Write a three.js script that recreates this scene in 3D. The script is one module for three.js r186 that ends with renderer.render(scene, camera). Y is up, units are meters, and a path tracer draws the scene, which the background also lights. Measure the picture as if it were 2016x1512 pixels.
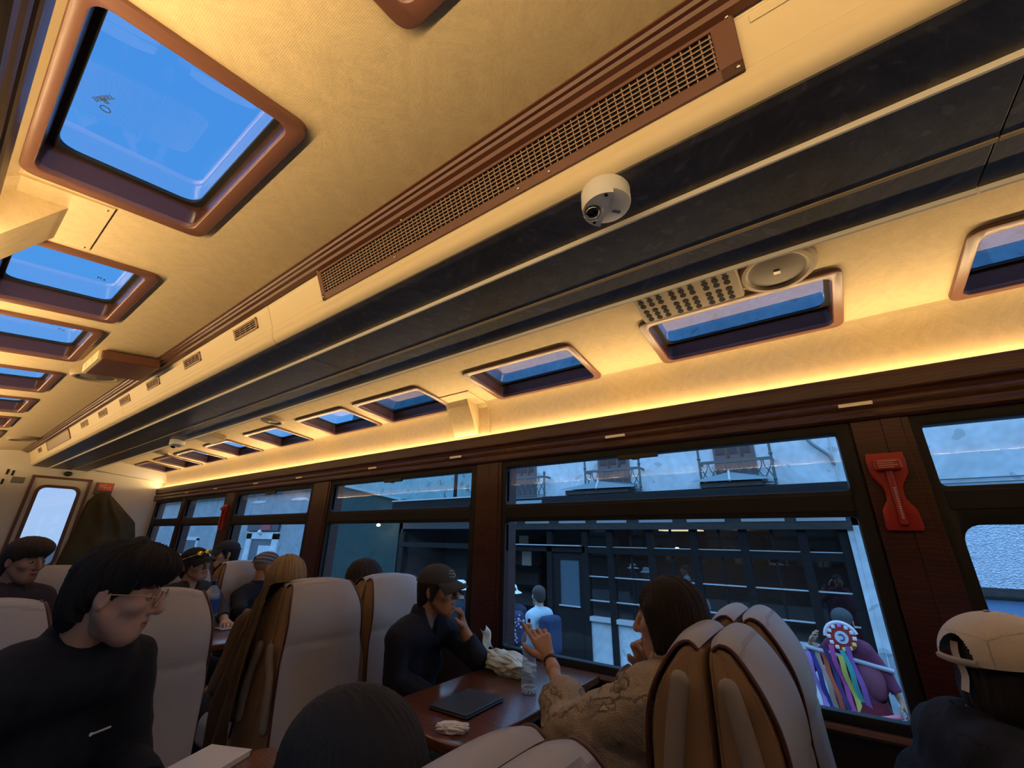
import * as THREE from 'three';
import { RoundedBoxGeometry } from 'three/addons/geometries/RoundedBoxGeometry.js';
import { mergeGeometries, mergeVertices, toCreasedNormals } from 'three/addons/utils/BufferGeometryUtils.js';
import { ImprovedNoise } from 'three/addons/math/ImprovedNoise.js';
import { FontLoader } from 'three/addons/loaders/FontLoader.js';
import { TextGeometry } from 'three/addons/geometries/TextGeometry.js';
import { RectAreaLightUniformsLib } from 'three/addons/lights/RectAreaLightUniformsLib.js';

// ---------------------------------------------------------------- camera, sky, lights, exposure
const scene = new THREE.Scene();
const renderer = new THREE.WebGLRenderer({ antialias: true });
renderer.toneMapping = THREE.LinearToneMapping;
renderer.toneMappingExposure = 0.9;
renderer.shadowMap.enabled = true;
const camera = new THREE.PerspectiveCamera(2 * Math.atan(756 / 815) * 180 / Math.PI, 4 / 3, 0.02, 400);
camera.position.set(-1.06, 1.38, 0);
{
  const r = new THREE.Vector3(0.58534595, 0.01510761, 0.81064288), u = new THREE.Vector3(-0.29309236, 0.93615585, 0.19418828), f = new THREE.Vector3(0.75595435, 0.35126056, -0.55240296);
  camera.quaternion.setFromRotationMatrix(new THREE.Matrix4().makeBasis(r, u, f.negate()));
}
// dusk sky: pale near the horizon, clear blue overhead, the same all round
{
  const W = 64, H = 256, d = new Float32Array(W * H * 4);
  const lo = [1.05, 1.75, 2.60], mid = [0.82, 1.72, 3.00], hi = [0.55, 1.45, 3.10];
  for (let j = 0; j < H; j++) {
    const el = (j + 0.5) / H * 180 - 90, t = Math.max(0, el) / 90;
    for (let i = 0; i < W; i++) {
      const k = (j * W + i) * 4;
      for (let c = 0; c < 3; c++) {
        const a = Math.min(1, t / 0.28), b = Math.min(1, Math.max(0, (t - 0.28) / 0.72));
        d[k + c] = t < 0.28 ? lo[c] + (mid[c] - lo[c]) * a : mid[c] + (hi[c] - mid[c]) * b;
      }
      d[k + 3] = 1;
    }
  }
  const sky = new THREE.DataTexture(d, W, H, THREE.RGBAFormat, THREE.FloatType);
  sky.mapping = THREE.EquirectangularReflectionMapping; sky.magFilter = THREE.LinearFilter; sky.needsUpdate = true;
  scene.background = sky;
}
const LED_COLOR = new THREE.Color().setRGB(1.0, 0.71, 0.36), LED_POWER = 140;
RectAreaLightUniformsLib.init(); const R_TILT = 1.35;   // the strips lean towards the middle of the coach
for (const s of [-1, 1]) {   // the two warm strips that lie in the coves above the windows
  const L = new THREE.RectAreaLight(LED_COLOR, LED_POWER, 0.014, 11.2);
  L.name = 'cove_light'; L.position.set(s * 1.190, 2.066, -3.1); L.rotation.set(Math.PI / 2, s * R_TILT, 0); L.castShadow = true; scene.add(L);
}

// ---------------------------------------------------------------- helpers
let seed = 7; const rnd = () => { seed = (seed * 1664525 + 1013904223) >>> 0; return seed / 4294967296; };
const N = new ImprovedNoise(), noise = (x, y, z) => N.noise(x + 31.4, y + 17.7, z + 5.3);
const V = (x, y, z) => new THREE.Vector3(x, y, z), R = (a) => a * Math.PI / 180;
const names = {};
function numbered(n) { if (!(n in names)) { names[n] = 0; return n; } names[n]++; return n + '_' + String(names[n]).padStart(3, '0'); }
function shade(o) { o.traverse((m) => { if (m.isMesh) { m.castShadow = true; m.receiveShadow = true; } }); return o; }
function mesh(name, geo, mat, parent) { const g = Array.isArray(geo) ? merge(geo) : geo; const m = new THREE.Mesh(g, mat); m.name = name; m.castShadow = true; m.receiveShadow = true; if (parent) parent.add(m); return m; }
function merge(list) { const l = list.map((g) => { const q = g.index ? g.toNonIndexed() : g.clone(); for (const k of Object.keys(q.attributes)) if (!['position', 'normal', 'uv', 'color'].includes(k)) q.deleteAttribute(k); if (!q.attributes.uv) planarUV(q); return q; }); const any = l.some((g) => g.attributes.color); if (any) for (const g of l) if (!g.attributes.color) g.setAttribute('color', new THREE.BufferAttribute(new Float32Array(g.attributes.position.count * 3).fill(1), 3)); return l.length === 1 ? l[0] : mergeGeometries(l); }
function thing(name, label, category, pos = [0, 0, 0], turn = 0, group) { const o = new THREE.Group(); o.name = numbered(name); o.position.set(...pos); o.rotation.y = turn; o.userData = { label, category }; if (group) o.userData.group = group; scene.add(o); return o; }
function tag(o, label, category, group) { o.userData = { label, category }; if (group) o.userData.group = group; o.name = numbered(o.name); scene.add(o); return o; }
function struct(name, geo, mat, label) { const o = geo ? mesh(name, geo, mat) : new THREE.Group(); o.name = name; o.userData = { kind: 'structure' }; if (label) o.userData.label = label; scene.add(o); return o; }
// uv in metres from the dominant face direction
function planarUV(g, k = 1) {
  const p = g.attributes.position, n = g.attributes.normal, uv = new Float32Array(p.count * 2);
  for (let i = 0; i < p.count; i++) {
    const ax = Math.abs(n.getX(i)), ay = Math.abs(n.getY(i)), az = Math.abs(n.getZ(i)); let u, v;
    if (ay >= ax && ay >= az) { u = p.getZ(i); v = p.getX(i); } else if (ax >= az) { u = p.getZ(i); v = p.getY(i); } else { u = p.getX(i); v = p.getY(i); }
    uv[2 * i] = u * k; uv[2 * i + 1] = v * k;
  }
  g.setAttribute('uv', new THREE.BufferAttribute(uv, 2)); return g;
}
function box(x0, x1, y0, y1, z0, z1, r = 0) { const w = Math.abs(x1 - x0), h = Math.abs(y1 - y0), d = Math.abs(z1 - z0); const g = r > 0 ? new RoundedBoxGeometry(w, h, d, 2, Math.min(r, w / 2.01, h / 2.01, d / 2.01)) : new THREE.BoxGeometry(w, h, d); g.translate((x0 + x1) / 2, (y0 + y1) / 2, (z0 + z1) / 2); return planarUV(g.index ? g.toNonIndexed() : g); }
// profile [[x,y]...] swept along z from z0 to z1
function profileZ(pts, z0, z1, crease = 0.5) { const s = new THREE.Shape(pts.map(([x, y]) => new THREE.Vector2(x, y))); let g = new THREE.ExtrudeGeometry(s, { depth: z1 - z0, bevelEnabled: false, steps: 1 }); g.translate(0, 0, z0); g = toCreasedNormals(g, crease); return planarUV(g); }
function tube(pts, r, seg = 24, rad = 8, closed = false) { const c = new THREE.CatmullRomCurve3(pts.map((p) => p.isVector3 ? p : V(...p)), closed); return new THREE.TubeGeometry(c, seg, r, rad, closed); }
function rod(a, b, r0, r1 = r0, n = 10) { const A = V(...a), B = V(...b), d = B.clone().sub(A), g = new THREE.CylinderGeometry(r1, r0, d.length(), n); g.applyQuaternion(new THREE.Quaternion().setFromUnitVectors(V(0, 1, 0), d.clone().normalize())); g.translate(...A.add(B).multiplyScalar(0.5).toArray()); return g; }
function bar(a, b, w, h) { const A = V(...a), B = V(...b), d = B.clone().sub(A), g = new THREE.BoxGeometry(w, d.length(), h); g.applyQuaternion(new THREE.Quaternion().setFromUnitVectors(V(0, 1, 0), d.clone().normalize())); g.translate(...A.add(B).multiplyScalar(0.5).toArray()); return g; }
function rrect(x0, x1, y0, y1, r, path) { const s = path ?? new THREE.Shape(); s.moveTo(x0 + r, y0); s.lineTo(x1 - r, y0); s.quadraticCurveTo(x1, y0, x1, y0 + r); s.lineTo(x1, y1 - r); s.quadraticCurveTo(x1, y1, x1 - r, y1); s.lineTo(x0 + r, y1); s.quadraticCurveTo(x0, y1, x0, y1 - r); s.lineTo(x0, y0 + r); s.quadraticCurveTo(x0, y0, x0 + r, y0); return s; }
function mapXYZ(g, f) { const p = g.attributes.position; for (let i = 0; i < p.count; i++) { const q = f(p.getX(i), p.getY(i), p.getZ(i)); p.setXYZ(i, q[0], q[1], q[2]); } g.computeVertexNormals(); return g; }

// ---------------------------------------------------------------- textures (what surfaces are made of)
function tex(size, fn, srgb, rep = [1, 1]) {
  const d = new Uint8Array(size * size * 4);
  for (let j = 0; j < size; j++) for (let i = 0; i < size; i++) { const c = fn(i / size, j / size), k = (j * size + i) * 4; d[k] = c[0] * 255; d[k + 1] = c[1] * 255; d[k + 2] = c[2] * 255; d[k + 3] = 255; }
  const t = new THREE.DataTexture(d, size, size); t.wrapS = t.wrapT = THREE.RepeatWrapping; t.magFilter = THREE.LinearFilter; t.minFilter = THREE.LinearMipmapLinearFilter; t.generateMipmaps = true; t.anisotropy = 8; if (srgb) t.colorSpace = THREE.SRGBColorSpace; t.repeat.set(...rep); t.needsUpdate = true; return t;
}
const cl = (x) => Math.min(1, Math.max(0, x));
// periodic noise on the unit square
function pn(u, v, f, s = 0) { const a = 2 * Math.PI; return noise(Math.cos(a * u) * f / a + s, Math.sin(a * u) * f / a + Math.cos(a * v) * f / a, Math.sin(a * v) * f / a + s * 2.3); }
const weaveC = tex(512, (u, v) => { const th = 0.5 + 0.5 * Math.sin(u * Math.PI * 2 * 90 + pn(u, v, 60) * 1.2), tv = 0.5 + 0.5 * Math.sin(v * Math.PI * 2 * 70 + pn(v, u, 50, 4) * 1.2), m = 0.90 + 0.06 * th * tv + 0.035 * pn(u, v, 9, 3) + 0.035 * pn(u, v, 34, 8); const st = 1; return [cl(m * st), cl(m * 0.985 * st), cl(m * 0.955 * st)]; }, true, [3.4, 3.4]);
const weaveB = tex(512, (u, v) => { const th = 0.5 + 0.5 * Math.sin(u * Math.PI * 2 * 90 + pn(u, v, 60) * 1.2), tv = 0.5 + 0.5 * Math.sin(v * Math.PI * 2 * 70 + pn(v, u, 50, 4) * 1.2), m = cl(0.5 * th + 0.35 * tv + 0.2 * pn(u, v, 40, 2)); return [m, m, m]; }, false, [3.4, 3.4]);
const woodC = tex(512, (u, v) => { const g = 0.5 + 0.5 * Math.sin((v * 26 + pn(u, v, 3, 2) * 3.2 + pn(u * 1, v, 10, 6) * 1.1) * Math.PI * 2), f = pn(u, v * 1, 8, 9), fine = noise(u * 6, v * 220, 3) * 0.14; const m = 0.66 + 0.20 * g + 0.12 * f + fine; return [cl(m), cl(m * 0.93), cl(m * 0.86)]; }, true, [0.9, 2.4]);
const vinylC = tex(512, (u, v) => { let m = 0.75 + 0.16 * pn(u, v, 14, 1) + 0.12 * pn(u, v, 60, 5); const sc = noise(u * 200, v * 14, 8) > 0.52 ? 0.25 : 0, s2 = pn(u, v, 24, 12) > 0.46 ? 0.22 : 0; m += sc * 0.6 + s2; return [cl(m), cl(m * 0.97), cl(m * 0.95)]; }, true, [1.3, 1.3]);
const leatherB = tex(256, (u, v) => { const m = cl(0.5 + 0.4 * pn(u, v, 60, 3) + 0.25 * pn(u, v, 22, 9)); return [m, m, m]; }, false, [6, 6]);
const fabricB = tex(256, (u, v) => { const m = cl(0.5 + 0.25 * Math.sin(u * 300) * Math.sin(v * 300) + 0.3 * pn(u, v, 40, 3)); return [m, m, m]; }, false, [8, 8]);
const fleeceB = tex(256, (u, v) => { const m = cl(0.5 + 0.6 * pn(u, v, 34, 3) + 0.4 * pn(u, v, 70, 7)); return [m, m, m]; }, false, [9, 9]);
const plasterC = tex(512, (u, v) => { const m = 0.90 + 0.08 * pn(u, v, 6, 2) + 0.06 * pn(u, v, 30, 6) - (pn(u, v, 18, 14) > 0.55 ? 0.12 : 0); return [cl(m), cl(m), cl(m)]; }, true, [0.35, 0.35]);
const stuccoB = tex(512, (u, v) => { const m = cl(0.5 + 0.7 * noise(u * 40, v * 90, 2) + 0.4 * noise(u * 90, v * 160, 7)); return [m, m, m]; }, false, [1, 1]);
const stuccoC = tex(512, (u, v) => { const m = cl(0.93 + 0.16 * noise(u * 36, v * 84, 2) + 0.06 * noise(u * 90, v * 160, 7)); return [m, m, cl(m * 1.02)]; }, true, [1, 1]);

// ---------------------------------------------------------------- materials
const std = (r, g, b, rough = 0.6, o = {}) => new THREE.MeshStandardMaterial({ color: new THREE.Color().setRGB(r, g, b), roughness: rough, side: THREE.DoubleSide, ...o });
const M = {
  cream: std(0.74, 0.60, 0.37, 0.75, { map: weaveC, bumpMap: weaveB, bumpScale: 0.00035 }),
  creamPlain: std(0.74, 0.61, 0.38, 0.5),
  brown: std(0.125, 0.047, 0.027, 0.38),
  skyFrame: std(0.15, 0.066, 0.046, 0.34),
  liner: std(0.065, 0.028, 0.022, 0.26),
  wood: std(0.11, 0.038, 0.017, 0.42, { map: woodC, bumpMap: woodC, bumpScale: 0.0004 }),
  pillar: std(0.10, 0.022, 0.012, 0.42, { map: woodC }),
  table: new THREE.MeshPhysicalMaterial({ color: new THREE.Color().setRGB(0.26, 0.092, 0.048), roughness: 0.28, map: woodC, clearcoat: 0.5, clearcoatRoughness: 0.15 }),
  vinyl: std(0.105, 0.096, 0.100, 0.38, { map: vinylC }),
  edge: std(0.86, 0.80, 0.68, 0.4),
  edgeGold: std(0.42, 0.30, 0.15, 0.5),
  black: std(0.008, 0.008, 0.009, 0.5),
  rubber: std(0.006, 0.006, 0.007, 0.65),
  white: std(0.75, 0.75, 0.73, 0.4),
  wallCream: std(0.70, 0.64, 0.52, 0.6),
  metal: std(0.62, 0.58, 0.52, 0.32, { metalness: 0.9 }),
  red: std(0.42, 0.025, 0.015, 0.35),
  carpet: std(0.035, 0.034, 0.038, 0.95),
  darkWall: std(0.05, 0.024, 0.018, 0.5),
  grille: std(0.34, 0.22, 0.15, 0.4, { metalness: 0.3 }),
  perf: std(0.30, 0.225, 0.14, 0.5),
  hole: std(0.006, 0.006, 0.007, 0.9),
  seatGrey: std(0.41, 0.39, 0.38, 0.44, { bumpMap: leatherB, bumpScale: 0.0005 }),
  seatTan: std(0.36, 0.225, 0.115, 0.5, { bumpMap: leatherB, bumpScale: 0.0005 }),
  piping: std(0.085, 0.024, 0.014, 0.45),
  arm: std(0.34, 0.30, 0.26, 0.42),
  seatBase: std(0.03, 0.03, 0.032, 0.5),
};
const glassPane = (r, g, b, ior = 1.5) => new THREE.MeshPhysicalMaterial({ color: new THREE.Color().setRGB(r, g, b), transmission: 1, thickness: 0, roughness: 0, ior, side: THREE.DoubleSide });
M.glass = glassPane(0.90, 0.95, 1.0, 1.38); M.glassRoof = glassPane(0.165, 0.345, 0.52, 5.2); M.glassDoor = glassPane(0.40, 0.36, 0.38, 1.4);
// ---------------------------------------------------------------- the coach: shell
const Z0 = -8.75, Z1 = 2.6, T = Math.tan(R(7.2));
const roofY = (X) => 2.38 - (X - 0.74) * T;
const SKY_R = [[0.575, 1.36], [-0.57, 0.237], [-1.733, -0.94], [-2.925, -2.14], [-3.80, -3.04], [-4.86, -4.16], [-5.93, -5.24], [-6.92, -6.25], [-7.74, -7.06], [-8.6, -7.92]];
const SKY_L = [[-0.52, 0.22], [-1.62, -0.89], [-2.738, -2.03], [-3.598, -2.89], [-4.64, -3.945], [-5.63, -4.94], [-6.6, -5.92], [-7.5, -6.84], [-8.4, -7.74], [0.62, 1.36]];
struct('floor', box(-1.3, 1.3, -0.06, 0, Z0, Z1), M.carpet);
struct('wall_back', box(-1.3, 1.3, -0.06, 2.5, Z1, Z1 + 0.06), M.wallCream);
// ceiling: two gently sloping halves with rounded openings for the roof lights, and the middle
const ceiling = struct('ceiling');
mesh('ceiling_middle', box(-0.44, 0.44, 2.425, 2.46, Z0, Z1), M.cream, ceiling);
let windowNo = 0;
for (const s of [-1, 1]) {
  const shape = new THREE.Shape([[0.40, Z0], [1.17, Z0], [1.17, Z1], [0.40, Z1]].map((q) => new THREE.Vector2(...q)));
  const lights = s > 0 ? SKY_R : SKY_L;
  for (const [a, b] of lights) shape.holes.push(rrect(0.765, 1.150, a + 0.022, b - 0.022, 0.04, new THREE.Path()));
  let g = new THREE.ExtrudeGeometry(shape, { depth: 0.03, bevelEnabled: false, curveSegments: 6 });
  g = planarUV(mapXYZ(g, (x, y, z) => [s * x, roofY(x) + z, y]));
  mesh('ceiling_half', g, M.cream, ceiling);
  for (const [a, b] of lights) {
    const w = struct('window_' + (++windowNo)); w.userData.label = 'brown framed roof light';
    const ring = (o, i, ro, ri, d0, d1, m, nm) => { const sh = rrect(o[0], o[1], o[2], o[3], ro); sh.holes.push(rrect(i[0], i[1], i[2], i[3], ri, new THREE.Path())); let q = new THREE.ExtrudeGeometry(sh, { depth: d1 - d0, bevelEnabled: nm === 'frame', bevelSize: 0.006, bevelThickness: 0.006, bevelSegments: 3, bevelOffset: -0.006, curveSegments: 6 }); q = mapXYZ(q, (x, y, z) => [s * x, roofY(x) + z + d0, y]); q = toCreasedNormals(q, 0.35); mesh(nm, q, m, w); };
    ring([0.742, 1.172, a, b], [0.783, 1.145, a + 0.038, b - 0.038], 0.045, 0.035, -0.008, 0.004, M.skyFrame, 'frame');
    ring([0.768, 1.158, a + 0.024, b - 0.024], [0.780, 1.146, a + 0.036, b - 0.036], 0.045, 0.036, 0.0, 0.088, M.liner, 'liner');
    ring([0.768, 1.158, a + 0.024, b - 0.024], [0.796, 1.130, a + 0.050, b - 0.050], 0.04, 0.05, 0.078, 0.090, M.rubber, 'gasket');
    const pg = mapXYZ(new THREE.PlaneGeometry(0.37, b - a - 0.06), (x, y) => { const X = 0.963 + x; return [s * X, roofY(X) + 0.086, (a + b) / 2 + y]; });
    mesh('pane', pg, M.glassRoof, w);
  }
}
// small etched marks on the left-hand roof glass
const font = await new FontLoader().loadAsync('fonts/droid/droid_sans_bold.typeface.json');
{
  const etched = std(0.02, 0.05, 0.12, 0.6);
  const mark = (txt, size, X, z, rot, win) => { const g = new TextGeometry(txt, { font, size, depth: 0.0006, curveSegments: 3 }); g.rotateX(Math.PI / 2); g.rotateY(rot); g.translate(X, roofY(-X) + 0.083, z); mesh('glass_mark', g, etched, scene.getObjectByName('window_' + win)); };
  mark('Tu', 0.020, -0.855, -2.42, R(180), 3); mark('Tu', 0.020, -0.855, -3.28, R(180), 4); mark('Tu', 0.020, -0.855, -4.34, R(180), 5);
  mark('R', 0.016, -1.085, -1.285, R(118), 2); mark('TREXXI', 0.012, -1.078, -1.262, R(118), 2); const ring = new THREE.TorusGeometry(0.010, 0.0012, 6, 24); ring.rotateX(Math.PI / 2); ring.translate(-1.075, roofY(1.075) + 0.083, -1.325); mesh('glass_mark', ring, etched, scene.getObjectByName('window_2'));
}
// coves, valances, side walls
for (const s of [-1, 1]) {
  const side = s > 0 ? 'right' : 'left', P = (l) => l.map(([x, y]) => [s * x, y]);
  const wall = struct('wall_' + side, profileZ(P([[1.155, 2.33], [1.172, 2.318], [1.19, 2.296], [1.202, 2.262], [1.208, 2.235], [1.225, 2.13], [1.235, 2.0], [1.30, 2.0], [1.30, 2.36], [1.155, 2.36]]), Z0, Z1, 0.9), M.cream);
  mesh('lower_panel', box(s * 1.20, s * 1.30, 0, 0.745, Z0, Z1), M.darkWall, wall);
  mesh('sill', profileZ(P([[1.155, 0.735], [1.15, 0.745], [1.155, 0.757], [1.20, 0.762], [1.30, 0.762], [1.30, 0.735]]), Z0, Z1), M.brown, wall);
  mesh('header', box(s * 1.21, s * 1.30, 1.84, 2.02, Z0, Z1), M.darkWall, wall);
  struct('trim_' + (s > 0 ? 1 : 2), profileZ(P([[1.158, 2.067], [1.152, 2.061], [1.149, 2.048], [1.150, 2.020], [1.153, 1.995], [1.149, 1.990], [1.152, 1.984], [1.164, 1.976], [1.168, 1.966], [1.163, 1.958], [1.153, 1.951], [1.149, 1.940], [1.151, 1.928], [1.158, 1.915], [1.156, 1.905], [1.150, 1.896], [1.152, 1.882], [1.162, 1.872], [1.19, 1.866], [1.25, 1.866], [1.25, 2.022], [1.178, 2.022], [1.176, 2.067]]), Z0, Z1, 0.35), M.wood, 'dark moulded wood valance');
  const strip = tag(mesh('led_strip', box(s * 1.180, s * 1.200, 2.022, 2.054, Z0 + 0.05, Z1 - 0.05), std(1, 0.9, 0.7, 0.5, { emissive: new THREE.Color().setRGB(1, 0.72, 0.36), emissiveIntensity: 18 })), s > 0 ? 'warm LED strip in the cove above the right-hand windows' : 'warm LED strip in the cove above the left-hand windows', 'light strip');
  // windows: [z0, z1, rounded]
  const W = [[0.377, 2.2], [-1.675, 0.105], [-3.70, -1.98], [-5.72, -4.08], [-7.34, -6.07], [-8.62, -7.55]];
  // pillars between them
  const cuts = [[2.2, Z1], [0.105, 0.377], [-1.98, -1.675], [-4.08, -3.70], [-6.07, -5.72], [-7.55, -7.34], [Z0, -8.62]];
  for (const [a, b] of cuts) {
    const p = new THREE.Group(); p.name = 'pillar'; wall.add(p);
    mesh('post', box(s * 1.20, s * 1.30, 0.755, 1.87, a, b), M.pillar, p);
    if (b - a > 0.2) { mesh('board', box(s * 1.172, s * 1.21, 0.757, 1.87, a + 0.055, b - 0.03, 0.004), M.pillar, p); mesh('cover_strip', box(s * 1.166, s * 1.20, 0.757, 1.87, a + 0.052 + (b - a - 0.11) * 0.62, b - 0.055, 0.004), M.pillar, p); }
  }
  W.forEach(([a, b], i) => {
    const w = struct('window_' + (++windowNo)); w.userData.label = 'side window with a short upper light';
    const low = i === 0 ? 1.455 : 1.487, rl = i === 0 ? 0.07 : 0.02;
    const sh = rrect(a - 0.05, b + 0.05, 0.755, 1.872, 0.01);
    sh.holes.push(rrect(a, b, 1.592, 1.830, 0.022, new THREE.Path())); sh.holes.push(rrect(a + (i ? 0 : 0.012), b, 0.797, low, rl, new THREE.Path()));
    let g = new THREE.ExtrudeGeometry(sh, { depth: 0.035, bevelEnabled: true, bevelSize: 0.005, bevelThickness: 0.005, bevelSegments: 2, bevelOffset: -0.005, curveSegments: 6 });
    g = mapXYZ(g, (x, y, z) => [s * (1.185 + z), y, x]); mesh('frame', toCreasedNormals(g, 0.5), M.rubber, w);
    mesh('middle_rail', box(s * 1.178, s * 1.20, 1.505, 1.578, a, b, 0.006), M.rubber, w);
    const pane = (y0, y1) => { const q = new THREE.PlaneGeometry(b - a + 0.02, y1 - y0 + 0.02); q.rotateY(Math.PI / 2); q.translate(s * 1.212, (y0 + y1) / 2, (a + b) / 2); return q; };
    mesh('upper_pane', pane(1.592, 1.83), M.glass, w); mesh('lower_pane', pane(0.797, low), M.glass, w);
    const m = (a + b) / 2; if (i && i < 4) mesh('latch', [box(s * 1.168, s * 1.188, 1.806, 1.832, m - 0.10, m + 0.12, 0.003), box(s * 1.165, s * 1.185, 1.80, 1.812, m - 0.02, m + 0.02, 0.003)], M.black, w);
  });
  // little metal clips along the lower bead of the valance
  if (s > 0) [[0.135, 0.251], [-0.941, -0.823], [-2.17, -2.055], [-3.145, -3.03], [-4.35, -4.24], [-5.29, -5.18], [-6.41, -6.30], [-7.4, -7.3]].forEach(([a, b], i) => tag(mesh('metal_clip', box(1.143, 1.153, 1.929, 1.946, a, b, 0.002), M.metal), ['metal clip on the valance above the near red hammer', 'metal clip on the valance above the woman in fleece', 'metal clip on the valance above the man in the dark cap', 'metal clip on the valance above the dark-haired passenger by the window', 'metal clip on the valance above the blonde passenger', 'metal clip on the valance just right of the far red hammer', 'metal clip on the valance just left of the far red hammer', 'farthest metal clip on the valance near the end wall'][i], 'clip', 'metal clips along the valance'));
  // cream wedge brackets between ceiling and valance
  const bz = s > 0 ? [-2.17, -1.95] : [-1.98, -1.74];
  const br = thing('cove_bracket', s > 0 ? 'cream wedge bracket in the lit cove above the windows' : 'cream wedge bracket in the cove beside the large blue roof light', 'bracket');
  mesh('wedge', profileZ(P([[1.045, 2.345], [1.06, 2.325], [1.185, 2.10], [1.235, 2.10], [1.235, 2.30], [1.15, 2.345]]), bz[0], bz[1], 0.4), M.cream, br);
  mesh('plate', [profileZ(P([[0.965, 2.353], [0.965, 2.346], [1.16, 2.318], [1.188, 2.29], [1.215, 2.10], [1.225, 2.10], [1.20, 2.30], [1.165, 2.33]]), bz[0] - 0.02, bz[1] + 0.09, 0.4)], M.cream, br);
  for (const [x, z] of [[0.98, bz[0]], [0.98, bz[1] + 0.07]]) { const g = new THREE.SphereGeometry(0.005, 8, 6); g.translate(s * x, roofY(x) - 0.005, z); mesh('screw', g, M.metal, br); }
}
// red window hammers in their holders
for (const [z, lab] of [[0.235, 'red emergency hammer holder on the near wood pillar'], [-5.925, 'red emergency hammer holder on the far wood pillar']]) {
  const t = thing('hammer_holder', lab, 'hammer', [1.168, 0, z], 0);
  const sh = new THREE.Shape([[-0.052, 1.722], [0.052, 1.722], [0.055, 1.70], [0.052, 1.645], [0.026, 1.60], [0.022, 1.575], [0.024, 1.545], [0.047, 1.505], [0.050, 1.445], [0.046, 1.437], [-0.046, 1.437], [-0.050, 1.445], [-0.047, 1.505], [-0.024, 1.545], [-0.022, 1.575], [-0.026, 1.60], [-0.052, 1.645], [-0.055, 1.70]].map((q) => new THREE.Vector2(...q)));
  let g = new THREE.ExtrudeGeometry(sh, { depth: 0.018, bevelEnabled: true, bevelSize: 0.005, bevelThickness: 0.006, bevelSegments: 3 }); g = mapXYZ(g, (x, y, zz) => [-zz + 0.002, y, x]); mesh('holder', toCreasedNormals(g, 0.6), M.red, t);
  mesh('hammer_head', box(-0.052, -0.018, 1.655, 1.70, -0.042, 0.042, 0.010), M.red, t);
  mesh('handle', [rod([-0.032, 1.455, 0], [-0.032, 1.66, 0], 0.012, 0.010, 12)], M.red, t);
  // white printed lines on holder and handle
  const pl = []; for (let i = 0; i < 4; i++) pl.push(box(-0.0535, -0.0525, 1.689 - i * 0.008, 1.692 - i * 0.008, -0.03, 0.03 - (i % 2) * 0.012)); for (let i = 0; i < 14; i++) pl.push(box(-0.0455, -0.044, 1.475 + i * 0.0085, 1.475 + i * 0.0085 + 0.005, -0.003, 0.004)); mesh('print', pl, std(0.7, 0.5, 0.45, 0.6), t).userData.kind = 'stuff';
}
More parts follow.
